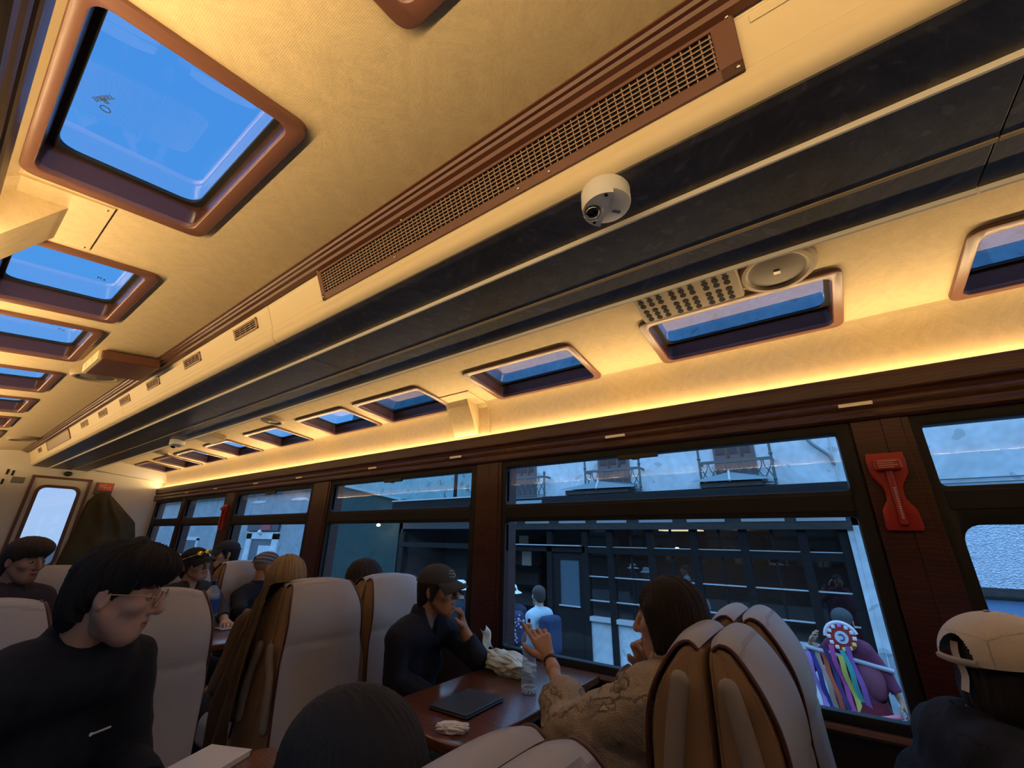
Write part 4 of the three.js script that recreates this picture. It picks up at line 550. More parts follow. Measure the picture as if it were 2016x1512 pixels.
// head in its own frame: x to the person's left, y up, z out of the face; about 0.23 m from chin to crown
function headPrims(w = 1, jaw = 1) {
  return [ell([0, 0.036, -0.016], [0.076 * w, 0.082, 0.094], 0.03), ell([0, -0.018, 0.024], [0.060 * w * jaw, 0.076, 0.066], 0.03), cap([-0.018 * jaw, -0.096, 0.066], [0.018 * jaw, -0.096, 0.066], 0.017, 0.017, 0.028), cap([-0.056 * jaw * w, -0.042, -0.004], [-0.026, -0.094, 0.056], 0.015, 0.015, 0.028), cap([0.056 * jaw * w, -0.042, -0.004], [0.026, -0.094, 0.056], 0.015, 0.015, 0.028), ell([0, -0.064, 0.060], [0.040, 0.036, 0.034], 0.028), cap([0, -0.07, 0.0], [0, -0.085, 0.045], 0.040, 0.030, 0.03),
    cap([-0.034, 0.032, 0.076], [0.034, 0.032, 0.076], 0.010, 0.010, 0.018), ell([-0.044 * w, -0.018, 0.062], [0.020, 0.016, 0.020], 0.025), ell([0.044 * w, -0.018, 0.062], [0.020, 0.016, 0.020], 0.025),
    ell([-0.032, 0.012, 0.098], [0.019, 0.014, 0.018], 0.012, true), ell([0.032, 0.012, 0.098], [0.019, 0.014, 0.018], 0.012, true),
    cap([0, 0.024, 0.086], [0, -0.020, 0.110], 0.0085, 0.0125, 0.012), ell([0, -0.027, 0.110], [0.0135, 0.0115, 0.0135], 0.008), ell([-0.0125, -0.030, 0.094], [0.0085, 0.008, 0.010], 0.008), ell([0.0125, -0.030, 0.094], [0.0085, 0.008, 0.010], 0.008),
    ell([0, -0.0555, 0.0905], [0.024, 0.0055, 0.009], 0.007), ell([0, -0.067, 0.0885], [0.020, 0.0062, 0.009], 0.007), cap([-0.022, -0.0612, 0.094], [0.022, -0.0612, 0.094], 0.0018, 0.0018, 0.004, true),
    ell([-0.079 * w, -0.004, -0.010], [0.009, 0.029, 0.017], 0.008), ell([0.079 * w, -0.004, -0.010], [0.009, 0.029, 0.017], 0.008), ell([-0.087 * w, -0.002, -0.004], [0.005, 0.017, 0.009], 0.006, true), ell([0.087 * w, -0.002, -0.004], [0.005, 0.017, 0.009], 0.006, true)];
}
function headColor(skin, brow, lip) { return (x, y, z) => { const ax = Math.abs(x); if (z > 0.06 && ax < 0.026 - Math.max(0, Math.abs(y + 0.0612) - 0.006) * 1.2 && Math.abs(y + 0.0612) < 0.0115 && z > 0.078) return lip; const by = 0.036 - Math.pow((ax - 0.03) / 0.03, 2) * 0.006; if (z > 0.045 && ax > 0.012 && ax < 0.052 && Math.abs(y - by) < 0.0048) return brow; return skin; }; }
// a hand: wrist, direction of the fingers, palm normal, +1/-1 for the thumb side, curl of the four fingers and the thumb
function handPrims(W, D, Nn, side, curl, spread = 0.05, thumb = 0.5) {
  D = unit(D); let S = unit(cross(D, Nn)); Nn = unit(cross(S, D)); const T = S.map((q) => q * side), P = [];
  const at = (u, v, w) => add(add(add(W, D, u), T, v), Nn, w);
  for (let i = 0; i < 4; i++) P.push(cap(W, at(0.078, 0.030 - i * 0.020, 0), 0.017, 0.0125, 0.012));
  P.push(cap(at(0.01, 0.012, 0.004), at(0.055, 0.022, 0.008), 0.017, 0.013, 0.012));
  const L = [[0.042, 0.026, 0.020], [0.046, 0.029, 0.021], [0.042, 0.027, 0.020], [0.033, 0.020, 0.017]];
  for (let i = 0; i < 4; i++) { let p = at(0.080 - (i === 3 ? 0.006 : 0), 0.031 - i * 0.0205, 0), ang = 0; const sp = (1.5 - i) * spread; for (let j = 0; j < 3; j++) { ang += curl[i] * [0.9, 1.0, 0.7][j]; const dir = add(add(D.map((q) => q * Math.cos(ang)), Nn, Math.sin(ang)), T, sp * Math.cos(ang)); const q = add(p, unit(dir), L[i][j]); P.push(cap(p, q, 0.0092 - j * 0.0009 - (i === 3 ? 0.001 : 0), 0.0084 - j * 0.0009 - (i === 3 ? 0.001 : 0), 0.006)); p = q; } }
  { let p = at(0.022, 0.026, 0.006), ang = 0.85; for (let j = 0; j < 3; j++) { const dir = add(add(D.map((q) => q * Math.cos(ang)), T, Math.sin(ang)), Nn, thumb); const q = add(p, unit(dir), [0.034, 0.030, 0.024][j]); P.push(cap(p, q, 0.0125 - j * 0.0016, 0.0112 - j * 0.0016, 0.009)); p = q; ang -= 0.22; } }
  return P;
}
function frameOf(face, up) { const F = unit(face), U0 = unit(up), X = unit(cross(U0, F)), U = cross(F, X); return { F, U, X, m: new THREE.Matrix4().makeBasis(V(...X), V(...U), V(...F)) }; }
const fuzz = (g, amp, f) => { const p = g.attributes.position, n = g.attributes.normal; for (let i = 0; i < p.count; i++) { const k = amp * noise(p.getX(i) * f, p.getY(i) * f, p.getZ(i) * f); p.setXYZ(i, p.getX(i) + n.getX(i) * k, p.getY(i) + n.getY(i) * k, p.getZ(i) + n.getZ(i) * k); } g.computeVertexNormals(); return g; };

function hairPrims(t) {
  const cut = ell([0, -0.052, 0.082], [0.068, 0.098, 0.085], 0.02, true);
  switch (t) {
    case 'short': return [ell([0, 0.043, -0.020], [0.084, 0.084, 0.099], 0.02), ell([0, -0.02, -0.062], [0.066, 0.06, 0.045], 0.03), ell([0, -0.060, 0.070], [0.095, 0.105, 0.090], 0.015, true), ell([0, -0.085, -0.01], [0.12, 0.060, 0.06], 0.02, true)];
    case 'mop': return [ell([0, 0.055, -0.016], [0.092, 0.092, 0.108], 0.03), ell([0, 0.088, 0.045], [0.078, 0.050, 0.075], 0.04), ell([0, -0.015, -0.070], [0.076, 0.085, 0.045], 0.04), ell([0, -0.072, 0.066], [0.110, 0.118, 0.078], 0.015, true)];
    case 'bob': return [ell([0, 0.040, -0.018], [0.090, 0.090, 0.106], 0.02), ell([0, -0.035, -0.040], [0.092, 0.095, 0.080], 0.05), cap([-0.076, 0.03, 0.03], [-0.080, -0.075, 0.022], 0.026, 0.020, 0.03), cap([0.076, 0.03, 0.03], [0.080, -0.075, 0.022], 0.026, 0.020, 0.03), ell([0, -0.055, 0.100], [0.064, 0.105, 0.085], 0.02, true)];
    case 'long': return [ell([0, 0.040, -0.018], [0.090, 0.088, 0.104], 0.02), cap([0, 0.0, -0.055], [0, -0.20, -0.075], 0.085, 0.075, 0.05), cap([-0.06, 0.0, -0.02], [-0.07, -0.16, -0.02], 0.045, 0.04, 0.04), cap([0.06, 0.0, -0.02], [0.07, -0.16, -0.02], 0.045, 0.04, 0.04), ell([0, -0.070, 0.090], [0.062, 0.13, 0.090], 0.02, true)];
    case 'big': return [ell([0, 0.040, -0.018], [0.108, 0.100, 0.115], 0.03), cap([0, -0.02, -0.04], [0, -0.16, -0.05], 0.112, 0.105, 0.06), ell([0, -0.070, 0.115], [0.060, 0.12, 0.090], 0.02, true)];
    case 'undercap': return [ell([0, 0.030, -0.022], [0.083, 0.075, 0.097], 0.02), ell([0, -0.045, -0.060], [0.070, 0.070, 0.050], 0.04), cap([-0.074, 0.02, 0.012], [-0.078, -0.035, 0.006], 0.014, 0.010, 0.02), cap([0.074, 0.02, 0.012], [0.078, -0.035, 0.006], 0.014, 0.010, 0.02), ell([0, -0.060, 0.085], [0.095, 0.105, 0.085], 0.015, true)];
  }
}
function capGeo(kind) {   // baseball cap in the head frame, opening at the back
  const rx = 0.0885, ry = 0.084, rz = 0.104, c = [0, 0.042, -0.014], nu = 200, nv = 64, pos = [], idx = [];
  for (let j = 0; j <= nv; j++) for (let i = 0; i <= nu; i++) { const a = i / nu * Math.PI * 2, e = Math.pow(j / nv, 0.9) * Math.PI / 2, seam = 1 - 0.010 * Math.exp(-Math.pow((((a + Math.PI / 6) % (Math.PI / 3)) - Math.PI / 6) / 0.05, 2)) * Math.cos(e), pk = 1 + 0.05 * Math.max(0, Math.cos(a)) * Math.cos(e); pos.push(c[0] + rx * Math.sin(a) * Math.cos(e) * seam, c[1] + ry * Math.sin(e) * (1 + 0.07 * Math.max(0, Math.cos(a)) * (1 - j / nv)), c[2] + rz * Math.cos(a) * Math.cos(e) * seam * pk); }
  for (let j = 0; j < nv; j++) for (let i = 0; i < nu; i++) { const a = (i + 0.5) / nu * Math.PI * 2 - Math.PI, t = (j + 0.5) / nv; if (Math.pow(a / 0.42, 2) + Math.pow(t / 0.36, 2) < 1 && t > 0.07) continue; const o = j * (nu + 1) + i; idx.push(o, o + 1, o + nu + 1, o + 1, o + nu + 2, o + nu + 1); }
  const dome = new THREE.BufferGeometry(); dome.setAttribute('position', new THREE.Float32BufferAttribute(pos, 3)); dome.setIndex(idx); dome.computeVertexNormals(); planarUV(dome);
  const bp = [], bi = [], A = 28, B = 10; for (const th of [0, -0.0035]) for (let j = 0; j <= B; j++) for (let i = 0; i <= A; i++) { const a = (i / A * 2 - 1) * 1.12, t = j / B, ext = (kind === 'flat' ? 0.045 : 0.072) * Math.pow(Math.cos(a * 0.85), 0.7) * t; bp.push(rx * Math.sin(a) * (1 + 0.05 * t), c[1] + 0.002 - 0.012 * t - 0.030 * Math.pow(Math.abs(a) / 1.12, 2) * t - 0.010 * t * t + th, c[2] + rz * 1.04 * Math.cos(a) + ext); }
  const st = (A + 1) * (B + 1); for (const s of [0, 1]) for (let j = 0; j < B; j++) for (let i = 0; i < A; i++) { const o = s * st + j * (A + 1) + i; bi.push(o, o + A + 1, o + 1, o + 1, o + A + 1, o + A + 2); } for (let i = 0; i < A; i++) { const o = B * (A + 1) + i; bi.push(o, o + st, o + 1, o + 1, o + st, o + st + 1); }
  const brim = new THREE.BufferGeometry(); brim.setAttribute('position', new THREE.Float32BufferAttribute(bp, 3)); brim.setIndex(bi); brim.computeVertexNormals(); planarUV(brim);
  const button = new THREE.SphereGeometry(0.006, 10, 8).scale(1, 0.6, 1).translate(0, c[1] + ry, c[2]);
  const strap = tube([-0.45, -0.25, 0, 0.25, 0.45].map((a) => V(rx * Math.sin(Math.PI + a) * 1.005, c[1] + 0.004, c[2] + rz * Math.cos(Math.PI + a) * 1.005)), 0.006, 16, 6);
  return { dome, brim, button, strap };
}
function glassesGeo() { const fr = []; for (const s of [-1, 1]) { const t = new THREE.TorusGeometry(0.0225, 0.0016, 8, 32); t.scale(1.12, 0.92, 1); t.translate(s * 0.033, 0.008, 0.104); fr.push(t); fr.push(rod([s * 0.057, 0.014, 0.102], [s * 0.083, 0.010, 0.004], 0.0017, 0.0017, 6)); } fr.push(tube([[-0.010, 0.012, 0.105], [0, 0.016, 0.109], [0.010, 0.012, 0.105]], 0.0011, 8, 6)); return merge(fr); }
const clothCache = {};
const cloth = (c, rough = 0.9, bm = fabricB, bs = 0.0012) => std(c[0], c[1], c[2], rough, { bumpMap: bm, bumpScale: bs });

function person(o) {
  const G = new THREE.Group(); G.name = numbered('person'); G.userData = { label: o.label, category: 'person' }; if (o.group) G.userData.group = o.group; scene.add(G);
  const H = o.head, up = o.up ?? [0, 1, 0], fr = frameOf(o.face, up), sc = o.scale ?? 1, hs = o.headScale ?? 1;
  const hm = fr.m.clone().scale(V(hs, hs, hs)).setPosition(...H);
  const tf = unit([o.torso[0], 0, o.torso[1]]), tr = [tf[2], 0, -tf[0]];   // tr points to the person's left
  const low = o.lod === 'far', hh = low ? 0.0055 : (o.fine ?? 0.0036), bh = low ? 0.02 : 0.014;
  const nb = o.neck ?? add(add(add(H, fr.U, -0.10 * hs), [0, -1, 0], 0.055), fr.F, -0.03);
  const shc = add(nb, [0, -0.055, 0]), sw = (o.shoulder ?? 0.165) * sc, hip = o.hip, shL = add(shc, tr, sw), shR = add(shc, tr, -sw);
  const hL = add(hip, tr, 0.09), hR = add(hip, tr, -0.09);
  const seated = !o.stand, kL = o.kneeL ?? (seated ? add(add(hL, tf, 0.42), tr, 0.04) : add(hL, [0, -0.42, 0])), kR = o.kneeR ?? (seated ? add(add(hR, tf, 0.42), tr, -0.04) : add(hR, [0, -0.42, 0]));
  const fy = o.floor ?? 0, aL = seated ? [kL[0], fy + 0.08, kL[2]] : [hL[0], fy + 0.08, hL[2]], aR = seated ? [kR[0], fy + 0.08, kR[2]] : [hR[0], fy + 0.08, hR[2]];
  const arm = (a, sh, s) => { const el = a?.el ?? add(add(add(sh, [0, -0.27, 0]), tr, s * 0.05), tf, 0.03), wr = a?.wr ?? (seated ? add(add(add(el, tf, 0.20), [0, -0.05, 0]), tr, -s * 0.08) : add(el, [0, -0.24, 0])); return { el, wr, D: a?.D ?? unit(add(wr, el, -1)), N: a?.N ?? (seated ? [0, -1, 0.001] : tr.map((q) => -q * s)), curl: a?.curl ?? [0.35, 0.4, 0.45, 0.5], thumb: a?.thumb ?? 0.4, spread: a?.spread ?? 0.05, flip: a?.flip }; };
  const L = arm(o.armL, shL, 1), Rr = arm(o.armR, shR, -1);
  const core = (g) => { const P = [cap(add(shc, tr, 0.085 * sc), add(shc, tr, -0.085 * sc), 0.075 + g, 0.075 + g, 0.06)]; const m = mix(hip, shc, 0.62), w = mix(hip, shc, 0.3); P.push(cap(add(m, tr, 0.07 * sc), add(m, tr, -0.07 * sc), 0.092 * sc + g, 0.092 * sc + g, 0.08), cap(add(w, tr, 0.05), add(w, tr, -0.05), 0.098 * sc + g, 0.098 * sc + g, 0.08), cap(add(hip, tr, 0.07), add(hip, tr, -0.07), 0.105 + g, 0.105 + g, 0.07)); return P; };
  const limbs = (g, r, e = 0) => [cap(add(shL, [0, -0.01, 0]), L.el, (0.052 + g + e) * sc, 0.040 + g + e, 0.045), cap(L.el, L.wr, 0.040 + g + e, 0.028 + g * r + e * 0.5, 0.02), cap(add(shR, [0, -0.01, 0]), Rr.el, (0.052 + g + e) * sc, 0.040 + g + e, 0.045), cap(Rr.el, Rr.wr, 0.040 + g + e, 0.028 + g * r + e * 0.5, 0.02)];
  const legs = (g) => [cap(hL, kL, 0.085 + g, 0.060 + g, 0.05), cap(kL, aL, 0.058 + g, 0.040 + g, 0.03), cap(hR, kR, 0.085 + g, 0.060 + g, 0.05), cap(kR, aR, 0.058 + g, 0.040 + g, 0.03), cap(add(aL, tf, -0.04), add(aL, tf, 0.14), 0.045, 0.038, 0.03), cap(add(aR, tf, -0.04), add(aR, tf, 0.14), 0.045, 0.038, 0.03)];
  const pts = [hip, shL, shR, L.el, L.wr, Rr.el, Rr.wr, kL, kR, add(aL, tf, 0.14), add(aR, tf, 0.14), nb];
  // skin: trunk and limbs, head and hands each on a grid of their own
  const parts = [], neckTop = add(add(H, fr.U, -0.03 * hs), fr.F, -0.028);
  { const f = field([...core(-0.02), ...limbs(-0.006, 1), ...legs(-0.012), cap(add(nb, [0, -0.03, 0]), neckTop, 0.056 * sc, 0.052 * sc, 0.03)]); const [lo, hi] = bounds([...pts, neckTop], 0.16); parts.push(isoMesh(f, lo, hi, bh)); }
  { const g = isoMesh(field(headPrims(o.wide ?? 1, o.jaw ?? 1)), [-0.105, -0.13, -0.13], [0.105, 0.135, 0.135], hh, headColor([1, 1, 1], o.browC ?? [0.12, 0.08, 0.06], [0.84, 0.60, 0.56])); g.applyMatrix4(hm); parts.push(g); }
  for (const [a, s] of [[L, 1], [Rr, -1]]) { const W = a.wr, P = [cap(add(W, unit(add(W, a.el, -1)), -0.05), W, 0.029, 0.0225, 0.015), ...handPrims(W, a.D, a.N, (a.flip ? -1 : 1) * s, a.curl, a.spread, a.thumb)]; const [lo, hi] = bounds([W, add(W, unit(a.D), 0.19)], 0.10); parts.push(isoMesh(field(P), lo, hi, low ? 0.006 : 0.0038)); }
  const body = merge(parts); mesh('body', body, std(...o.skin, 0.55, { vertexColors: true }), G);
  if (!low || o.eyes) for (const s of [-1, 1]) { const e = new THREE.SphereGeometry(0.0118, 16, 12), c = [], p = e.attributes.position; for (let i = 0; i < p.count; i++) { const r = Math.hypot(p.getX(i), p.getY(i)); c.push(...(p.getZ(i) > 0 && r < 0.0058 && p.getY(i) < 0.0042 ? [0.02, 0.012, 0.008] : p.getY(i) > 0.0040 || p.getY(i) < -0.0055 ? o.skin.map((q) => q * 0.9) : [0.42, 0.38, 0.35])); } e.setAttribute('color', new THREE.Float32BufferAttribute(c, 3)); e.translate(s * 0.032, 0.010, 0.0775); e.applyMatrix4(hm); mesh('eye', e, std(1, 1, 1, 0.25, { vertexColors: true }), G); }
  // shirt and trousers
  { const g = o.loose ?? 0.012, P = [...core(g), ...limbs(g, 1, o.armLoose ?? 0), cap(add(nb, [0, -0.02, 0]), add(nb, fr.U, o.collar ?? 0.02), 0.066 * sc, 0.062 * sc, 0.02)]; const sl = o.sleeve ?? 0.03;
    P.push(ell(add(nb, fr.U, (o.collar ?? 0.02) + 0.075), [0.075, 0.055, 0.075], 0.008, true));
    if (o.vneck) P.push(cap(add(add(nb, tf, 0.075), [0, -0.06, 0]), add(add(nb, tf, 0.06), [0, 0.08, 0]), 0.012, 0.05, 0.01, true));
    for (const q of [L, Rr]) P.push(cap(mix(q.wr, q.el, (sl - 0.02) / 0.25), add(q.wr, unit(add(q.wr, q.el, -1)), 0.10), 0.046 + g + (o.armLoose ?? 0), 0.046 + g + (o.armLoose ?? 0), 0.006, true));
    if (sl > 0.12) for (const a of [L, Rr]) P.push(cap(mix(a.wr, a.el, (sl - 0.06) / 0.25), add(a.wr, unit(add(a.wr, a.el, -1)), 0.2), 0.07, 0.07, 0.004, true));
    const fold = o.folds ?? 0.006, F0 = field(P), f = (x, y, z) => F0(x, y, z) + fold * noise(x * 9 + o.head[0] * 7, y * 13, z * 9) + fold * 0.5 * noise(x * 22, y * 26, z * 22); const [lo, hi] = bounds([hip, shL, shR, L.el, L.wr, Rr.el, Rr.wr, nb], 0.17); lo[1] = Math.max(lo[1], hip[1] - 0.10);
    let gg = isoMesh(f, lo, hi, low ? 0.018 : (o.clothH ?? 0.010)); if (o.fleece) fuzz(gg, 0.004, 110); mesh('jacket', gg, o.shirtMat ?? cloth(o.shirt), G); }
  { const f = field([cap(add(hip, tr, 0.07), add(hip, tr, -0.07), 0.110, 0.110, 0.07), ...legs(0.002).slice(0, 4)]); const [lo, hi] = bounds([hip, kL, kR, aL, aR], 0.15); hi[1] = Math.min(hi[1], hip[1] + 0.14); mesh('trousers', isoMesh(f, lo, hi, low ? 0.022 : 0.016), cloth(o.trousers ?? [0.03, 0.035, 0.05]), G); }
  if (!low) { const f = field([cap(add(aL, tf, -0.045), add(aL, tf, 0.15), 0.050, 0.042, 0.03), cap(add(aR, tf, -0.045), add(aR, tf, 0.15), 0.050, 0.042, 0.03), halfspace([0, fy + 0.012, 0], [0, -1, 0])]); const [lo, hi] = bounds([aL, aR, add(aL, tf, 0.15), add(aR, tf, 0.15)], 0.09); mesh('shoes', isoMesh(f, lo, hi, 0.014), std(0.02, 0.02, 0.02, 0.6), G); }
  if (o.hair) { const F0 = field(hairPrims(o.hair)), st = o.strand ?? 0.0035, f = (x, y, z) => F0(x, y, z) + st * noise(Math.atan2(x, -z + 0.02) * 14, y * (o.hair === 'mop' ? 16 : 7), z * 9) + st * 0.8 * noise(Math.atan2(x, -z + 0.02) * 34, y * 9, z * 20); const lg = /long|big/.test(o.hair); const g = isoMesh(f, [-0.20, lg ? -0.32 : -0.18, -0.20], [0.20, 0.17, 0.16], low ? 0.006 : (o.fine ?? 0.0042), o.streak ? (x, y, z) => { const k = 0.75 + 0.45 * noise(Math.atan2(x, -z + 0.02) * 24, y * 5, z * 8); return [k, k * 0.97, k * 0.9]; } : null); g.applyMatrix4(hm); mesh('hair', g, std(...o.hairC, o.streak ? 0.6 : 0.8, { vertexColors: !!o.streak }), G); }
  if (o.cap) { const c = capGeo(o.cap.kind), cg = new THREE.Group(); cg.name = 'cap'; G.add(cg); const cm = hm.clone().multiply(new THREE.Matrix4().makeRotationX(o.cap.pitch ?? -0.06)); if (o.cap.scale) cm.multiply(new THREE.Matrix4().makeScale(o.cap.scale, o.cap.scale, o.cap.scale)); if (o.cap.drop) cm.multiply(new THREE.Matrix4().makeTranslation(0, -o.cap.drop, 0)); if (o.cap.turn) cm.multiply(new THREE.Matrix4().makeRotationY(o.cap.turn)); const m = cloth(o.cap.color), mb = o.cap.brim ? cloth(o.cap.brim) : m; if (o.cap.stripe) { const p = c.dome.attributes.position, col = []; for (let i = 0; i < p.count; i++) { const k = Math.sin((p.getX(i) * 0.5 + p.getY(i) * 1.2 + p.getZ(i) * 0.4) * 150) > 0.1 ? 1 : 0.35; col.push(k, k, k); } c.dome.setAttribute('color', new THREE.Float32BufferAttribute(col, 3)); m.vertexColors = true; } for (const k of ['dome', 'brim', 'button', 'strap']) { c[k].applyMatrix4(cm); mesh(k, c[k], k === 'brim' ? mb : m, cg); }
    if (o.cap.logo) { const l = []; for (let i = 0; i < 3; i++) l.push(tube([0, 1, 2, 3].map((q) => { const a = -0.42 + q * 0.26 + (i === 0 ? 0.12 : 0), e = 0.62 - i * 0.15 + 0.05 * Math.sin(q * 2 + i); return V(0.0895 * Math.sin(a) * Math.cos(e), 0.042 + 0.084 * Math.sin(e) * 1.055, -0.014 + 0.104 * Math.cos(a) * Math.cos(e) * (1 + 0.05 * Math.cos(a) * Math.cos(e)) + 0.001); }), 0.0016, 10, 5)); const lg = merge(l); lg.applyMatrix4(cm); mesh('embroidery', lg, std(0.5, 0.5, 0.52, 0.7), cg); }
    if (o.cap.shades) { const l = []; for (const s of [-1, 1]) { const g = new THREE.SphereGeometry(0.026, 20, 10, 0, Math.PI * 2, 0, Math.PI / 2); g.scale(1.05, 0.35, 0.72); g.rotateX(Math.PI / 2.6); g.translate(s * 0.031, 0.080, 0.083); l.push(g); } const sg = merge(l); sg.applyMatrix4(cm); mesh('sunglasses', sg, new THREE.MeshPhysicalMaterial({ color: new THREE.Color().setRGB(0.75, 0.45, 0.05), metalness: 0.9, roughness: 0.12 }), G); const ar = merge([rod([-0.058, 0.078, 0.076], [-0.091, 0.058, -0.02], 0.003), rod([0.058, 0.078, 0.076], [0.091, 0.058, -0.02], 0.003)]); ar.applyMatrix4(cm); mesh('sunglasses_arms', ar, M.white, G); } }
  if (o.glasses) { const g = glassesGeo(); g.applyMatrix4(hm); mesh('glasses', g, std(...o.glasses, 0.3, { metalness: 0.6 }), G); }
  if (o.extra) o.extra(G, { hm, nb, shc, tr, tf, L, R: Rr, shL, shR, hip });
  return G;
}
// ---------------------------------------------------------------- passengers
const SK = { light: [0.52, 0.30, 0.20], tan: [0.42, 0.21, 0.12], pale: [0.56, 0.36, 0.27], dim: [0.36, 0.19, 0.12] };
const NAVY = [0.010, 0.011, 0.020], BLACK = [0.008, 0.008, 0.011];
// man with glasses, left foreground
person({ label: 'man with glasses and thick dark hair in a black jacket, left foreground', head: [-0.645, 1.212, -1.70], face: [0.87, -0.16, 0.46], up: [0.06, 1, 0.02], torso: [0.45, 0.89], hip: [-0.70, 0.50, -2.02], neck: [-0.70, 1.075, -1.77], shoulder: 0.185, skin: SK.light, shirt: BLACK, trousers: [0.05, 0.075, 0.14], hair: 'mop', strand: 0.007, hairC: [0.012, 0.008, 0.007], glasses: [0.55, 0.42, 0.28], browC: [0.08, 0.05, 0.04], fine: 0.003, loose: 0.022, collar: 0.035,
  extra: (G, q) => { const c = add(add(add(q.shc, q.tf, 0.125), [0, -0.135, 0]), q.tr, 0.055), l = [box(-0.022, 0.024, -0.002, 0.002, 0, 0.002), new THREE.SphereGeometry(0.0048, 8, 6).scale(1, 1, 0.3).translate(-0.026, 0, 0.001)]; const g = merge(l); g.applyMatrix4(new THREE.Matrix4().makeBasis(V(...q.tr), V(0, 1, 0), V(...q.tf)).setPosition(...c)); mesh('chest_logo', g, std(0.7, 0.68, 0.62, 0.7), G); } });
// dark head at the bottom, seen from behind
person({ label: 'dark-haired person in black seen from behind at the bottom edge', head: [-0.575, 1.032, -0.665], face: [-0.25, -0.12, -0.96], torso: [-0.15, -0.99], hip: [-0.56, 0.47, -0.74], shoulder: 0.175, skin: SK.dim, shirt: BLACK, hair: 'long', hairC: [0.008, 0.007, 0.007], fine: 0.0042, strand: 0.002, loose: 0.016,
  extra: (G, q) => { const p = []; for (let i = 0; i < 12; i++) { const t = i / 11; p.push(new THREE.SphereGeometry(0.0032, 8, 6).translate(0.112 - 0.004 * t, -0.01 - t * 0.075, -0.055 - 0.02 * Math.sin(t * 3))); } const g = merge(p); g.applyMatrix4(q.hm); mesh('beaded_earring', g, std(0.8, 0.8, 0.78, 0.2, { metalness: 0.8 }), G); } });
// man in the dark cap at the near table
person({ label: 'man in a dark cap resting his chin on his hand at the near table', head: [0.70, 1.125, -1.75], face: [0.30, -0.04, 0.95], up: [-0.10, 1, 0.02], torso: [0.10, 0.99], hip: [0.80, 0.48, -2.06], neck: [0.665, 0.985, -1.815], shoulder: 0.165, skin: SK.tan, shirt: NAVY, trousers: [0.16, 0.20, 0.26], hair: 'undercap', hairC: [0.014, 0.009, 0.007], browC: [0.10, 0.06, 0.05], cap: { color: [0.050, 0.050, 0.056], logo: true, pitch: -0.02 }, fine: 0.003, collar: 0.035, vneck: true,
  armL: { el: [0.87, 0.80, -1.60], wr: [0.805, 0.945, -1.655], D: [-0.30, 0.9, -0.02], N: [-0.75, -0.25, -0.55], curl: [0.95, 1.0, 1.05, 1.1], thumb: 0.5 }, armR: { el: [0.50, 0.76, -1.80], wr: [0.66, 0.66, -1.66] },
  extra: (G, q) => { const g = isoMesh(field([cap(add(add(q.nb, q.tf, 0.045), [0, -0.08, 0]), add(add(q.nb, q.tf, 0.03), [0, 0.02, 0]), 0.016, 0.038, 0.01)]), add(q.nb, [-0.1, -0.15, -0.05]), add(q.nb, [0.1, 0.1, 0.15]), 0.006); mesh('undershirt', g, cloth([0.35, 0.36, 0.40]), G); } });
// woman in fleece, pointing
{
  const fl = cloth([0.52, 0.41, 0.29], 0.95, fleeceB, 0.004);
  person({ label: 'woman with a dark bob in a beige fleece pointing over the table', head: [0.500, 1.142, -0.485], face: [-0.06, -0.10, -0.99], up: [0.08, 1, 0.0], torso: [0.12, -0.99], hip: [0.42, 0.48, -0.72], neck: [0.462, 1.000, -0.475], shoulder: 0.16, skin: SK.light, shirtMat: fl, fleece: true, armLoose: 0.026, loose: 0.024, folds: 0.016, clothH: 0.0085, trousers: [0.03, 0.03, 0.035], hair: 'bob', hairC: [0.012, 0.007, 0.006], fine: 0.0032, collar: 0.035, sleeve: 0.085,
    armL: { el: [0.40, 0.79, -0.80], wr: [0.605, 0.932, -1.005], D: [0.00, 0.80, -0.50], N: [0.65, -0.45, -0.55], curl: [0.10, 0.62, 0.70, 0.72], thumb: -0.1, spread: 0.10 }, armR: { el: [0.735, 0.80, -0.72], wr: [0.615, 0.975, -0.625], D: [-0.40, 0.80, 0.10], N: [-0.55, -0.2, 0.75], curl: [0.95, 1.0, 1.05, 1.1] },
    extra: (G, q) => { const d = unit(add(q.L.wr, q.L.el, -1)); const t = new THREE.CylinderGeometry(0.0275, 0.0295, 0.018, 28, 1, true); t.applyQuaternion(new THREE.Quaternion().setFromUnitVectors(V(0, 1, 0), V(...d))); t.translate(...add(q.L.wr, d, -0.006)); mesh('watch_strap', t, std(0.015, 0.012, 0.012, 0.5), G); const r = new THREE.TorusGeometry(0.0095, 0.0014, 8, 20); r.translate(0, 0, 0); const D = unit(q.L.D); r.applyQuaternion(new THREE.Quaternion().setFromUnitVectors(V(0, 0, 1), V(...D))); r.translate(...add(add(q.L.wr, D, 0.088), [0, -0.012, 0.012])); mesh('ring', r, M.metal, G); } });
}
